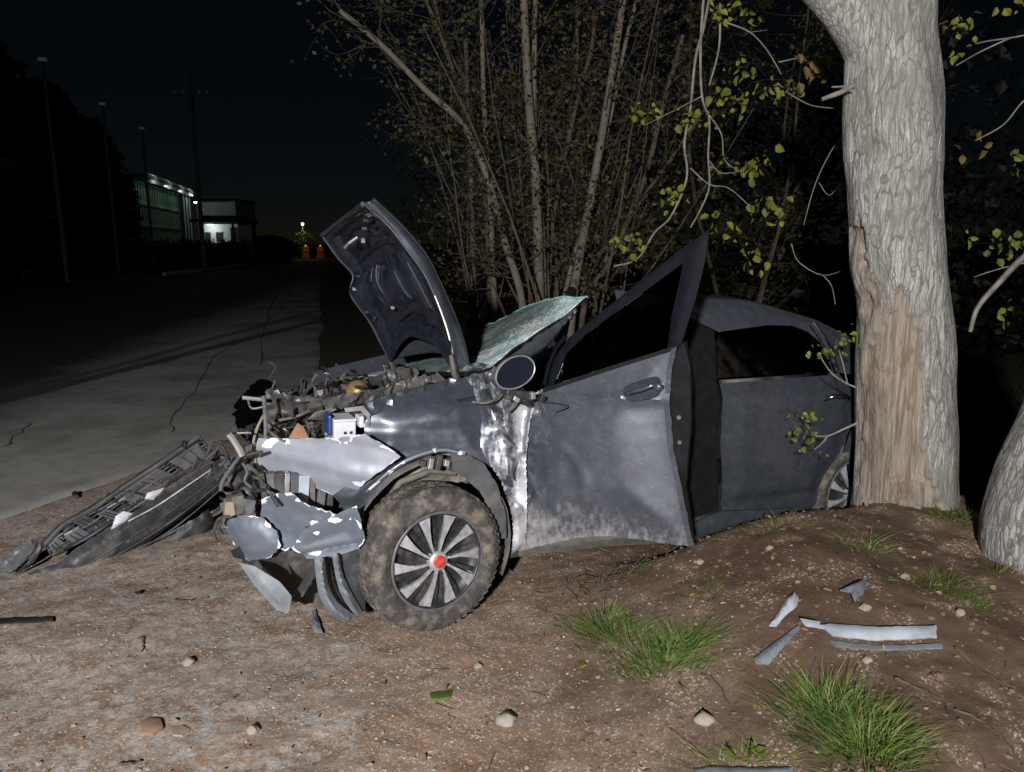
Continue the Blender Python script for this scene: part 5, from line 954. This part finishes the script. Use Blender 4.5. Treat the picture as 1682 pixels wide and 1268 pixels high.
G1 = ['dark_steel', 'muddy_metal', 'raw_steel', 'black_plastic', 'black_plastic', 'dark_plastic', 'dark_plastic', 'dark_steel']
junk((-.6, .45, .72), (-.2, 1.1, .9), 75, G1, .02, .07); junk((-.2, .4, .86), (.12, 1.3, .97), 40, G1, .02, .07); junk((-.66, .46, .5), (-.4, .8, .72), 45, G1 + ['black_plastic'] * 3, .02, .06); junk((-.62, .26, .2), (-.3, .5, .4), 45, ['black_plastic', 'dark_plastic', 'muddy_metal', 'dark_steel'], .03, .1)
junk((-.85, .35, .35), (-.6, .9, .75), 40, ['black_plastic', 'dark_plastic', 'black_plastic', 'dark_steel'], .03, .1)
junk((.26, -.03, .98), (.4, .06, 1.04), 5, ['raw_steel', 'dark_plastic', 'muddy_metal'], .02, .05)
for i, (u_, mt) in enumerate(((432, 'dark_steel'), (446, 'grey_plastic'), (458, 'dark_steel'), (470, 'raw_steel'), (483, 'grey_plastic'), (497, 'strip_white'), (512, 'muddy_metal'), (527, 'grey_plastic'))):
    p = [(-0.69,0.3,0.613),(-0.655,0.3,0.609),(-0.626,0.3,0.606),(-0.596,0.3,0.603),(-0.563,0.3,0.595),(-0.527,0.3,0.588),(-0.489,0.3,0.576),(-0.45,0.3,0.556)][i]; MB().box(p, (.022 + .012 * (i % 3), .05, .13), Matrix.Rotation(R(rng.uniform(-8, 8)), 3, 'Y').to_quaternion()).build('condenser_rail', MAT[mt], car, bevel=.003)
for p, mt in zip([(-0.782,0.35,0.522),(-0.751,0.35,0.502),(-0.816,0.35,0.499)], ('muddy_metal', 'grey_plastic', 'old_wood')): MB().box(p, (.05, .06, .11), Matrix.Rotation(R(rng.uniform(-15, 15)), 3, 'Y').to_quaternion()).build('crash_box', MAT[mt], car, bevel=.004)
panel('torn_air_duct', [(p[0], p[2]) for p in [(-0.822,0.4,0.689),(-0.753,0.4,0.718),(-0.692,0.4,0.659),(-0.681,0.4,0.549),(-0.768,0.4,0.55),(-0.824,0.4,0.596)]], wr(.4, .06, 21), MAT['black_plastic'], car, .02, .01, .006)

# ------------------------------------------------------------------ torn-off bumper lying on the road side
tbm = thing('torn_bumper', 'torn-off black front bumper lying inside-up on the ground ahead of the car', 'car bumper', (-2.4, 3.55, 0), (0, 0, R(45)))
def bp_(off=0., bulge=.03, bw=.05, dent=.01, seed=1, fr=9.):
    return lambda u, v, e: (u, -(off + bulge * sm(e / bw) + dent * fbm(u * fr, v * fr, seed, 4, seed)), v)
panel('outer_skin', [(-0.068,0.005),(-0.004,-0.023),(0.092,-0.028),(0.181,-0.089),(0.371,-0.049),(0.564,0.03),(0.755,0.116),(0.916,0.203),(1.007,0.287),(1.03,0.388),(0.913,0.398),(0.73,0.314),(0.523,0.228),(0.328,0.15),(0.175,0.085),(0.069,0.023),(-0.027,0.017)], bp_(.0, .05, .04, .002, 2), MAT['dark_plastic'], tbm, .02, .006, .003)
panel('lower_grille_strip', [(0.165,-0.008),(0.319,0.049),(0.548,0.143),(0.795,0.262),(0.99,0.348),(1.001,0.296),(0.796,0.187),(0.549,0.078),(0.329,-0.007),(0.189,-0.06)], bp_(.042, .012, .01, .006, 3, 22), MAT['black_plastic'], tbm, .014, .006, .003)
panel('crash_beam', [(0.065,0.061),(0.206,0.106),(0.393,0.191),(0.661,0.308),(0.921,0.419),(0.902,0.452),(0.665,0.357),(0.398,0.242),(0.211,0.159),(0.059,0.11)], bp_(-.0, .012, .01, .002, 4), MAT['black_plastic'], tbm, .015, .03)
LO = np.array(curve_pts([(0.044,0.074),(0.207,0.12),(0.41,0.204),(0.662,0.319),(0.922,0.426)], 6)); UPP = np.array(curve_pts([(0.024,0.14),(0.114,0.214),(0.281,0.28),(0.522,0.397),(0.846,0.551)], 6))
def gp(t_, s_, yo=0.):
    k_ = t_ * (len(LO) - 1); i_ = min(int(k_), len(LO) - 2); f_ = k_ - i_; p = (LO[i_] * (1 - f_) + LO[i_ + 1] * f_) * (1 - s_) + (UPP[i_] * (1 - f_) + UPP[i_ + 1] * f_) * s_
    return (p[0], yo, p[1])
MB().add(*(lambda n_: ([gp(k / (n_ - 1), s_, .035) for k in range(n_) for s_ in (0., 1.)] + [gp(k / (n_ - 1), s_, .055) for k in range(n_) for s_ in (0., 1.)], [(2 * k, 2 * k + 2, 2 * k + 3, 2 * k + 1) for k in range(n_ - 1)] + [(2 * n_ + 2 * k, 2 * n_ + 2 * k + 1, 2 * n_ + 2 * k + 3, 2 * n_ + 2 * k + 2) for k in range(n_ - 1)] + [(2 * k, 2 * n_ + 2 * k, 2 * n_ + 2 * k + 2, 2 * k + 2) for k in range(n_ - 1)]))(14)).build('grille_backing', MAT['black_plastic'], tbm)
for s_, r_ in ((0., .012), (.16, .006), (.32, .007), (.48, .006), (.64, .007), (.8, .006), (1., .011)):
    MB().tube([gp(k / 20, s_, .012 * math.sin(k * .9 + s_ * 9) * (.4 if s_ in (0., 1.) else 1)) for k in range(21)], r_, 4).build('slat', MAT['grey_plastic' if s_ in (0., 1., .48) else 'dark_plastic'], tbm)
for t_ in (.0, .09, .17, .27, .36, .46, .55, .63, .73, .82, .91, 1.):
    MB().tube([gp(t_, -.02, -.004), gp(min(1, t_ + .012), .5, -.006), gp(t_, 1.04, .0)], .007, 4).build('strut', MAT['dark_plastic'], tbm)
for t0, t1, s0, s1, mt, yo in ((.03, .15, .1, .8, 'grey_plastic', -.012), (.18, .3, .12, .62, 'grey_plastic', -.016), (.31, .41, .35, .95, 'dark_plastic', -.01), (.44, .5, .1, .7, 'grey_plastic', -.018), (.58, .8, .2, .9, 'bent_steel', -.008), (.84, .97, .15, .85, 'grey_plastic', -.014)):
    A = [gp(t0, s0, yo), gp(t1, s0, yo), gp(t1, s1, yo), gp(t0, s1, yo)]; B = [(x, y + .03, z) for x, y, z in A]
    md_ = MB().add(A + B, [(0, 1, 2, 3), (7, 6, 5, 4), (0, 4, 5, 1), (1, 5, 6, 2), (2, 6, 7, 3), (3, 7, 4, 0)]).build('duct_module', MAT[mt], tbm, bevel=.004); fix(md_)
    for q in (.3, .6): MB().tube([gp(t0 + (t1 - t0) * q, s0 + .06, yo - .002), gp(t0 + (t1 - t0) * q, s1 - .06, yo - .002)], .003, 4).build('groove', MAT['black_plastic'], md_)
panel('white_insert', [(0.33,0.139),(0.358,0.208),(0.397,0.225),(0.447,0.198),(0.403,0.164)], bp_(.02, .01, .01, .002, 7), MAT['white_plastic'], tbm, .02, .006)
panel('white_insert', [(0.513,0.266),(0.529,0.297),(0.621,0.303),(0.557,0.248)], bp_(.02, .01, .01, .002, 7), MAT['white_plastic'], tbm, .02, .006)
panel('end_bracket', [(-0.171,0.09),(-0.106,0.144),(-0.032,0.177),(0.003,0.153),(-0.017,0.116),(-0.07,0.067),(-0.132,0.023),(-0.166,0.043)], bp_(-.02, .015, .01, .012, 8, 9), MAT['grey_plastic'], tbm, .012, .02, .002)
panel('end_blade', [(-0.133,0.016),(-0.047,0.083),(0.014,0.156),(0.029,0.136),(-0.036,0.057)], bp_(.0, .01, .02, .004, 9), MAT['black_plastic'], tbm, .015, .006)
panel('loose_side_flap', [(0.614,0.023),(0.71,0.08),(0.838,0.132),(0.868,0.056),(0.803,-0.078),(0.755,-0.147),(0.714,-0.089),(0.652,-0.129)], bp_(.06, .02, .03, .02, 10), MAT['black_plastic'], tbm, .015, .008, .004)
MB().tube(curve_pts([(u, -.055, z) for u, z in [(0.407,0.174),(0.555,0.22),(0.728,0.296),(0.874,0.362)]], 4), .006, 6).build('chrome_strip', MAT['raw_steel'], tbm, True)  # bright tube drawn in for the highlight along the skin's ridge
MB().tube(curve_pts([(u, -.03, z) for u, z in [(-0.031,-0.021),(0.064,-0.032),(0.165,-0.008),(0.383,0.082),(0.723,0.235),(0.992,0.374)]], 4), .01, 6).build('moulding', MAT['black_plastic'], tbm, True)
for (u, z) in [(0.135,0.201),(0.343,0.301),(0.754,0.525)]:
    MB().box((u, jr.uniform(.0, .05), z), (.012, .05, .035 + jr.random() * .02), Matrix.Rotation(jr.uniform(.2, .9), 3, 'Y').to_quaternion(), .7).build('mounting_tab', MAT[jr.choice(['black_plastic', 'dark_plastic'])], tbm, bevel=.002)
for k_, yo in ((0, -.058), (1, -.06), (2, -.052)):
    P = [[(0.195,-0),(0.382,0.072),(0.65,0.181),(0.99,0.352)], [(0.198,-0.035),(0.393,0.023),(0.663,0.13),(0.994,0.313)], [(0.217,-0.076),(0.405,-0.017),(0.676,0.086),(0.976,0.264)]][k_]
    MB().tube(curve_pts([(u, yo, z) for u, z in P], 5), .005, 6).build('grille_slat', MAT['dark_plastic'], tbm, True)

# ------------------------------------------------------------------ debris on the ground
def flat_thing(name, P, h, mat, label, category, thick=.006, dent=.004, bulge=.0, res=.015, tilt=0., group=None, ragged=.002, straight=False):
    c = np.mean([p[:2] for p in P], axis=0); z0 = gz(*c); s_ = rng.randint(0, 99)
    A_ = np.array([(p[0] - c[0], p[1] - c[1], 1) for p in P]); pl_ = np.linalg.lstsq(A_, np.array([gz(p[0], p[1]) for p in P]) - z0, rcond=None)[0]
    def fn(u, v, e): return (u, v, (pl_[0] * u + pl_[1] * v + pl_[2] if straight else ground_z(u + c[0], v + c[1]) - z0) + h + bulge * sm(e / .02) + dent * fbm(u * 14, v * 14, s_, 3, s_) + tilt * v)
    o = panel(name, [(p[0] - c[0], p[1] - c[1]) for p in P], fn, mat, None, res, thick, ragged); o.location = (c[0], c[1], z0); return tag(o, label, category, group)
flat_thing('trim_strip', [(1.047,2.488,0.238),(1.114,2.474,0.251),(1.107,2.457,0.248),(1.142,2.464,0.254),(1.311,2.45,0.265),(1.527,2.459,0.257),(1.499,2.403,0.249),(1.282,2.388,0.253),(1.133,2.408,0.244),(1.116,2.441,0.248),(1.052,2.455,0.238)], .03, MAT['strip_white'], 'long pale broken trim strip lying straight on the dirt', 'trim strip', straight=True, dent=.001, bulge=.006, tilt=.1)
flat_thing('trim_strip', [(1.122,2.402,0.242),(1.279,2.382,0.254),(1.518,2.403,0.247),(1.51,2.38,0.243),(1.269,2.36,0.249),(1.132,2.374,0.238)], .012, MAT['strip_grey'], 'narrow dark trim strip under the long pale strip', 'trim strip', straight=True, dent=.001, bulge=.004)
flat_thing('trim_strip', [(1.041,2.482,0.237),(1.039,2.466,0.236),(0.89,2.342,0.183),(0.849,2.356,0.174),(0.851,2.379,0.179),(0.935,2.427,0.204)], .02, MAT['strip_grey'], 'short dark grey trim piece angled off the pale strip', 'trim strip', straight=True, dent=.001, bulge=.01)
flat_thing('trim_shard', [(0.947,2.517,0.217),(0.994,2.57,0.237),(1.054,2.646,0.259),(1.095,2.676,0.271),(1.099,2.642,0.268),(1.077,2.596,0.257),(1.022,2.554,0.24),(0.97,2.507,0.225)], .02, MAT['strip_white'], 'pale curved trim shard with a dark rim lying near the short strip', 'trim shard', straight=True, dent=.001, bulge=.02)
flat_thing('plastic_shard', [(1.256,2.64,0.289),(1.308,2.686,0.296),(1.385,2.72,0.3),(1.371,2.669,0.292),(1.32,2.607,0.286),(1.277,2.562,0.281),(1.286,2.624,0.288)], .02, MAT['strip_grey'], 'torn dark grey plastic scrap on bare dirt below the tree', 'plastic scrap', bulge=.02, dent=.02)
flat_thing('body_strip', [(0.548,2.001,0.065),(0.591,1.997,0.074),(0.706,1.956,0.101),(0.816,1.913,0.119),(0.799,1.864,0.11),(0.521,1.931,0.055)], .008, MAT['strip_grey'], 'rounded grey body strip cut by the bottom edge', 'body strip', straight=True, dent=.002, bulge=.012)
flat_thing('dark_strip', [(-2.376,3.03,-0.002),(-2.175,3.052,-0.002),(-2.054,3.064,-0.003),(-2.027,3.024,-0.001),(-2.141,3.001,-0.001),(-2.343,2.983,-0.003)], .012, MAT['black_plastic'], 'flat dark strip on the gravel at the left edge', 'plastic strip', straight=True, dent=.001, bulge=.004)
flat_thing('plastic_shard', [(-0.919,3.139,-0.001),(-0.904,3.157,-0.001),(-0.851,3.035,-0.002),(-0.821,2.961,-0.001),(-0.867,2.972,-0.002)], .015, MAT['strip_grey'], 'small upright grey shard under the hanging bumper lip', 'plastic scrap', bulge=.01)
flat_thing('plastic_shard', [(-4.262,6.271,-0.001),(-4.262,6.338,-0.002),(-4.124,6.147,-0),(-4.143,6.11,-0.001)], .02, MAT['black_plastic'], 'small black square fragment alone on the road at left', 'plastic scrap')
flat_thing('plastic_shard', [(-2.925,4.704,-0.001),(-2.911,4.75,-0.001),(-2.838,4.645,-0.002),(-2.859,4.619,-0.001)], .02, MAT['black_plastic'], 'small black lump behind the torn bumper', 'plastic scrap', bulge=.02)
flat_thing('plastic_shard', [(-1.808,3.309,-0.002),(-1.791,3.326,-0.001),(-1.768,3.285,-0.002),(-1.782,3.273,-0.003)], .01, MAT['black_plastic'], 'tiny black scrap on gravel in front of the torn bumper', 'plastic scrap')
flat_thing('green_leaf', [(-0.308,2.513,-0.002),(-0.273,2.53,-0),(-0.225,2.529,-0.003),(-0.229,2.491,-0),(-0.268,2.48,-0.001),(-0.3,2.485,-0.002)], .008, MAT['bright_grass'], 'single bright green leaf on the gravel in front of the wheel', 'leaf')
flat_thing('green_leaf', [(0.26,2.698,0.013),(0.284,2.699,0.018),(0.292,2.661,0.02),(0.268,2.654,0.014)], .01, MAT['walnut_leaf'], 'small yellow-green leaf left of the largest grass tuft', 'leaf')
flat_thing('brick_fragment', [(-1.302,2.328,-0.001),(-1.283,2.355,-0.001),(-1.24,2.349,-0.002),(-1.209,2.301,-0.001),(-1.227,2.268,-0.003),(-1.272,2.274,-0)], .01, MAT['brick_red'], 'flat reddish brick fragment in the gravel at lower left', 'brick', thick=.02, bulge=.004)
flat_thing('brick_fragment', [(-1.186,2.306,-0.002),(-1.151,2.322,-0.002),(-1.116,2.301,-0.001),(-1.127,2.269,-0.001),(-1.161,2.268,-0.003)], .006, MAT['old_wood'], 'thin brownish chip beside the reddish brick fragment', 'stone', thick=.02)
def stone(px, s, lab, mat='stone', sq=.7):
    (x, y, z), = px; bm = bmesh.new(); bmesh.ops.create_icosphere(bm, subdivisions=3, radius=1)
    k = rng.random() * 50
    for v in bm.verts:
        d = 1 + .35 * mnoise.noise(v.co * 1.1 + Vector((k, 0, 0))) + .08 * mnoise.noise(v.co * 4 + Vector((0, k, 0))); v.co *= d
        for ax in (Vector((.6, .3, .74)), Vector((-.7, .5, .5)), Vector((.1, -.8, .6))):
            q = v.co.dot(ax.normalized())
            if q > .8: v.co -= ax.normalized() * (q - .8)
        v.co = Vector((v.co.x * s, v.co.y * s * .85, v.co.z * s * sq))
    me = bpy.data.meshes.new('stone'); bm.to_mesh(me); bm.free(); me.materials.append(MAT[mat]); o = link('stone', me); o.location = (x, y, gz(x, y) + s * sq * .4); tag(o, lab, 'stone', 'loose stones on the dirt')
for p, s, lab in (([(-0.019,2.355,-0.001)], .036, 'largest pale grey stone, alone below the front wheel'), ([(0.631,2.186,0.095)], .034, 'rounded brown stone below the largest grass tuft'), ([(1.137,3.079,0.315)], .018, 'small white stone below the sill of the car'), ([(0.85,3.142,0.224)], .018, 'small pale stone in the middle of the dirt slope'), ([(1.32,2.568,0.282)], .022, 'brown stone beside the torn dark plastic scrap'), ([(1.589,2.804,0.303)], .02, 'tan stone left of the brightest grass patch'),
                  ([(-0.134,2.696,-0.001)], .018, 'small pale stone right of the front tyre'), ([(1.215,2.315,0.241)], .018, 'white stone just under the narrow dark strip'), ([(0.285,3.838,-0.003)], .02, 'pinkish stone under the open door'), ([(-0.895,2.29,-0.002)], .022, 'dark brown stone at the lower centre-left of the gravel'), ([(1.674,2.564,0.264)], .02, 'pale stone near the leaning trunk'), ([(-1.303,2.729,-0.003)], .025, 'ochre stone in the middle of the left gravel')):
    stone(p, s, lab)
def ground_twig(P, r_, lab, mat='brown_stem', cat='twig'):
    b = P[0]; pts = curve_pts([(p[0] - b[0], p[1] - b[1], gz(p[0], p[1]) - gz(b[0], b[1]) + r_ * .9) for p in P], 5); pts = [p + np.array((rng.gauss(0, .004), rng.gauss(0, .004), 0)) for p in pts]
    r_ *= .75; o = MB().tube(pts, [r_ * (1 + .3 * rng.gauss(0, 1) * .5) * (1.1 - .7 * i / len(pts)) for i in range(len(pts))], 6).build('twig', MAT[mat], None, True); o.location = (b[0], b[1], gz(b[0], b[1])); tag(o, lab, cat, 'twigs and roots on the dirt')
ground_twig([(1.56,2.385,0.24),(1.575,2.302,0.226),(1.603,2.246,0.216),(1.656,2.208,0.21)], .009, 'thick dark root right of the long pale strip', 'brown_stem')
ground_twig([(1.273,2.238,0.228),(1.325,2.183,0.219),(1.367,2.134,0.209),(1.354,2.058,0.197)], .007, 'dark root running below the narrow dark strip', 'brown_stem'); ground_twig([(1.387,2.09,0.202),(1.435,2.036,0.192),(1.457,1.981,0.18),(1.467,1.879,0.162)], .006, 'pale twig running to the lower right corner')
ground_twig([(0.249,3.357,0.006),(0.281,3.276,0.014),(0.308,3.132,0.024)], .006, 'short dark twig left of the small grass clump under the door', 'brown_stem'); ground_twig([(0.675,2.417,0.126),(0.712,2.353,0.131),(0.722,2.24,0.126)], .006, 'thin dark root right of the largest grass tuft', 'brown_stem')
ground_twig([(-1.575,2.892,-0.003),(-1.545,2.853,-0.002),(-1.526,2.802,-0)], .007, 'short dark twig standing alone on the left gravel', 'brown_stem'); ground_twig([(-1.595,3.244,-0),(-1.53,3.227,-0.001),(-1.494,3.256,-0)], .006, 'thin curved twig below the torn bumper', 'brown_stem'); ground_twig([(-1.271,2.125,-0.002),(-1.235,2.13,-0.001),(-1.206,2.14,-0.003)], .006, 'dark stick near the bottom edge at left', 'brown_stem')
ground_twig([(1.051,2.339,0.222),(1.002,2.265,0.2),(0.967,2.226,0.191)], .004, 'fine stalk left of the lower right grass tuft'); ground_twig([(0.486,3.873,-0.011),(0.533,3.842,-0.015),(0.614,3.933,-0.022)], .007, 'broken twig under the open door', 'brown_stem')
LV = []
for _ in range(800):
    x = rng.uniform(-1.8, 2.6); y = rng.uniform(1.5, 3.9)
    if x < .2 and rng.random() < .6: continue
    LV.append(((x, y, gz(x, y) + .006), (rng.gauss(0, 1), rng.gauss(0, 1), rng.gauss(.1, .2)), rng.uniform(.008, .026)))
o = leaf_mesh('leaf_litter', LV, MAT['dead_leaf'], None, 'stuff'); tag(o, 'dry brown leaf litter scattered on the dirt', 'leaf litter')
tl = MB()
for _ in range(130):
    x = rng.uniform(-.3, 2.6); y = rng.uniform(1.6, 3.6); a = rng.uniform(0, 6.28); L_ = rng.uniform(.02, .09); q = [(x + math.cos(a) * L_ * k + rng.gauss(0, .004), y + math.sin(a) * L_ * k, gz(x + math.cos(a) * L_ * k, y + math.sin(a) * L_ * k) + .004) for k in (0, .5, 1)]; tl.tube(q, [.0022, .002, .001], 4)
for _ in range(60):
    x = .45 + rng.gauss(0, .14); y = 3.28 + rng.gauss(0, .08); a = rng.uniform(0, 6.28); L_ = rng.uniform(.05, .16); q = [(x + math.cos(a) * L_ * k, y + math.sin(a) * L_ * k * .5, gz(x + math.cos(a) * L_ * k, y + math.sin(a) * L_ * k * .5) + .008 + .05 * k * rng.random()) for k in (0, .5, 1)]; tl.tube(q, [.0024, .002, .001], 4)
tl.build('twig_litter', MAT['brown_stem'], None, kind='stuff', label='fine dry twig litter strewn on the dirt slope', category='twigs')
V, F_ = pebbles(420, (-1.6, 1.0), (2.1, 3.4), .002, .0045, 77, lambda x, y: np.exp(-((x + .2) / .8) ** 2 - ((y - 2.75) / .35) ** 2))
mesh('glass_crumbs', V, F_, simple('glass_crumb', (.5, .66, .64), .12, var=.2), None, False, label='tiny pale glass crumbs scattered on the dirt beside the front wheel', category='broken glass', kind='stuff')
# grass
def tuft(px, n, h, spread, lab, mat='grass_blade', lean=(0, 0), name='grass_tuft', dry=.12):
    x0, y0 = np.mean([p[0] for p in px]), np.mean([p[1] for p in px]); z0 = gz(x0, y0); V_ = []; F_ = []; VD = []; FD = []
    for i in range(int(n * 1.7)):
        p = px[i % len(px)]; x = p[0] + rng.gauss(0, spread * .58); y = p[1] + rng.gauss(0, spread * .42); a = rng.uniform(0, 6.28); hh = h * .6 * rng.uniform(.3, 1.25); out = rng.uniform(.25, 1.0); dx = (x - p[0]) * 1.3 + math.cos(a) * hh * .5 * out + lean[0] * hh; dy = (y - p[1]) * 1.3 + math.sin(a) * hh * .5 * out + lean[1] * hh
        wd = rng.uniform(.001, .0023); px_, py_2 = -math.sin(a) * wd, math.cos(a) * wd; z = gz(x, y) - z0 - .005; v, f = (VD, FD) if rng.random() < dry else (V_, F_); b = len(v)
        for k, t_ in enumerate((0, .35, .7, 1)):
            cx, cy, cz = x - x0 + dx * t_ ** 1.7, y - y0 + dy * t_ ** 1.7, z + hh * (t_ - .32 * out * t_ ** 2.4); s = 1 - t_ ** 2 * .9
            v += [(cx - px_ * s, cy - py_2 * s, cz), (cx + px_ * s, cy + py_2 * s, cz)]
            if k: f.append((b + 2 * k - 2, b + 2 * k - 1, b + 2 * k + 1, b + 2 * k))
    t = thing(name, lab, 'grass', (x0, y0, z0), group='grass tufts on the dirt'); mesh('blades', V_, F_, MAT[mat], t, True, kind='stuff')
    if VD: mesh('dry_blades', VD, FD, MAT['dry_grass'], t, True, kind='stuff')
tuft([(0.374,2.917,0.04),(0.414,2.823,0.051),(0.465,2.748,0.067)], 330, .13, .09, 'left lobe of the largest grass tuft, leaning left', lean=(-.25, -.1)); tuft([(0.543,2.58,0.088),(0.608,2.562,0.111),(0.667,2.571,0.131),(0.574,2.504,0.096)], 520, .15, .1, 'largest dark green grass tuft in the middle of the dirt', lean=(.2, -.1))
tuft([(0.99,2.155,0.183),(1.012,2.07,0.178),(1.031,2.006,0.172),(1.046,1.958,0.167)], 560, .17, .1, 'long-bladed green grass tuft at lower right', lean=(-.1, .0)); tuft([(1.1,1.997,0.179),(1.099,1.938,0.172),(1.04,1.904,0.158)], 300, .13, .08, 'bright short grass behind the long-bladed tuft at lower right', 'bright_grass')
tuft([(0.835,2.922,0.211),(0.849,2.877,0.214)], 120, .05, .06, 'small bright green clump right of the door corner', 'bright_grass'); tuft([(1.731,2.815,0.298),(1.736,2.758,0.292),(1.657,2.746,0.292)], 200, .07, .09, 'brightest small grass patch left of the leaning trunk', 'bright_grass'); tuft([(1.776,2.672,0.278),(1.775,2.637,0.271)], 90, .05, .05, 'dark green clump touching the leaning trunk base')
tuft([(1.532,3.1,0.335),(1.553,3.047,0.329)], 90, .09, .1, 'sparse thin grass at the top of the dirt slope', dry=.35); tuft([(1.136,3.277,0.32),(1.219,3.274,0.337),(1.288,3.311,0.346)], 160, .05, .1, 'low pale grass along the car sill', dry=.5); tuft([(0.617,3.285,0.119)], 60, .05, .05, 'faint small grass sprig under the door corner'); tuft([(2.043,2.922,0.301)], 60, .08, .04, 'green sprig against the leaning trunk', 'bright_grass')
tuft([(2.13,4.849,-0.14),(2.188,4.889,-0.142)], 60, .06, .05, 'weed sprig at the rear wheel'); tuft([(2.213,3.416,0.342),(2.121,3.411,0.344)], 110, .1, .1, 'weeds at the foot of the pale-barked tree'); tuft([(0.685,1.976,0.098),(0.763,1.964,0.115),(0.631,2.01,0.085)], 120, .06, .08, 'low grass along the grey strip at the bottom edge', dry=.3)
pl = thing('seedling', 'small broad-leaved seedling by the bottom edge', 'plant', [(0.714,2.003,0.105)][0]); 
for q in (((0, 0, .01), (.2, -.1, .9), .06), ((.02, 0, .01), (.6, 0, .6), .05), ((-.03, 0, .01), (-.6, .1, .5), .05)): leaf_mesh('leaf', [q], MAT['walnut_leaf'], pl)
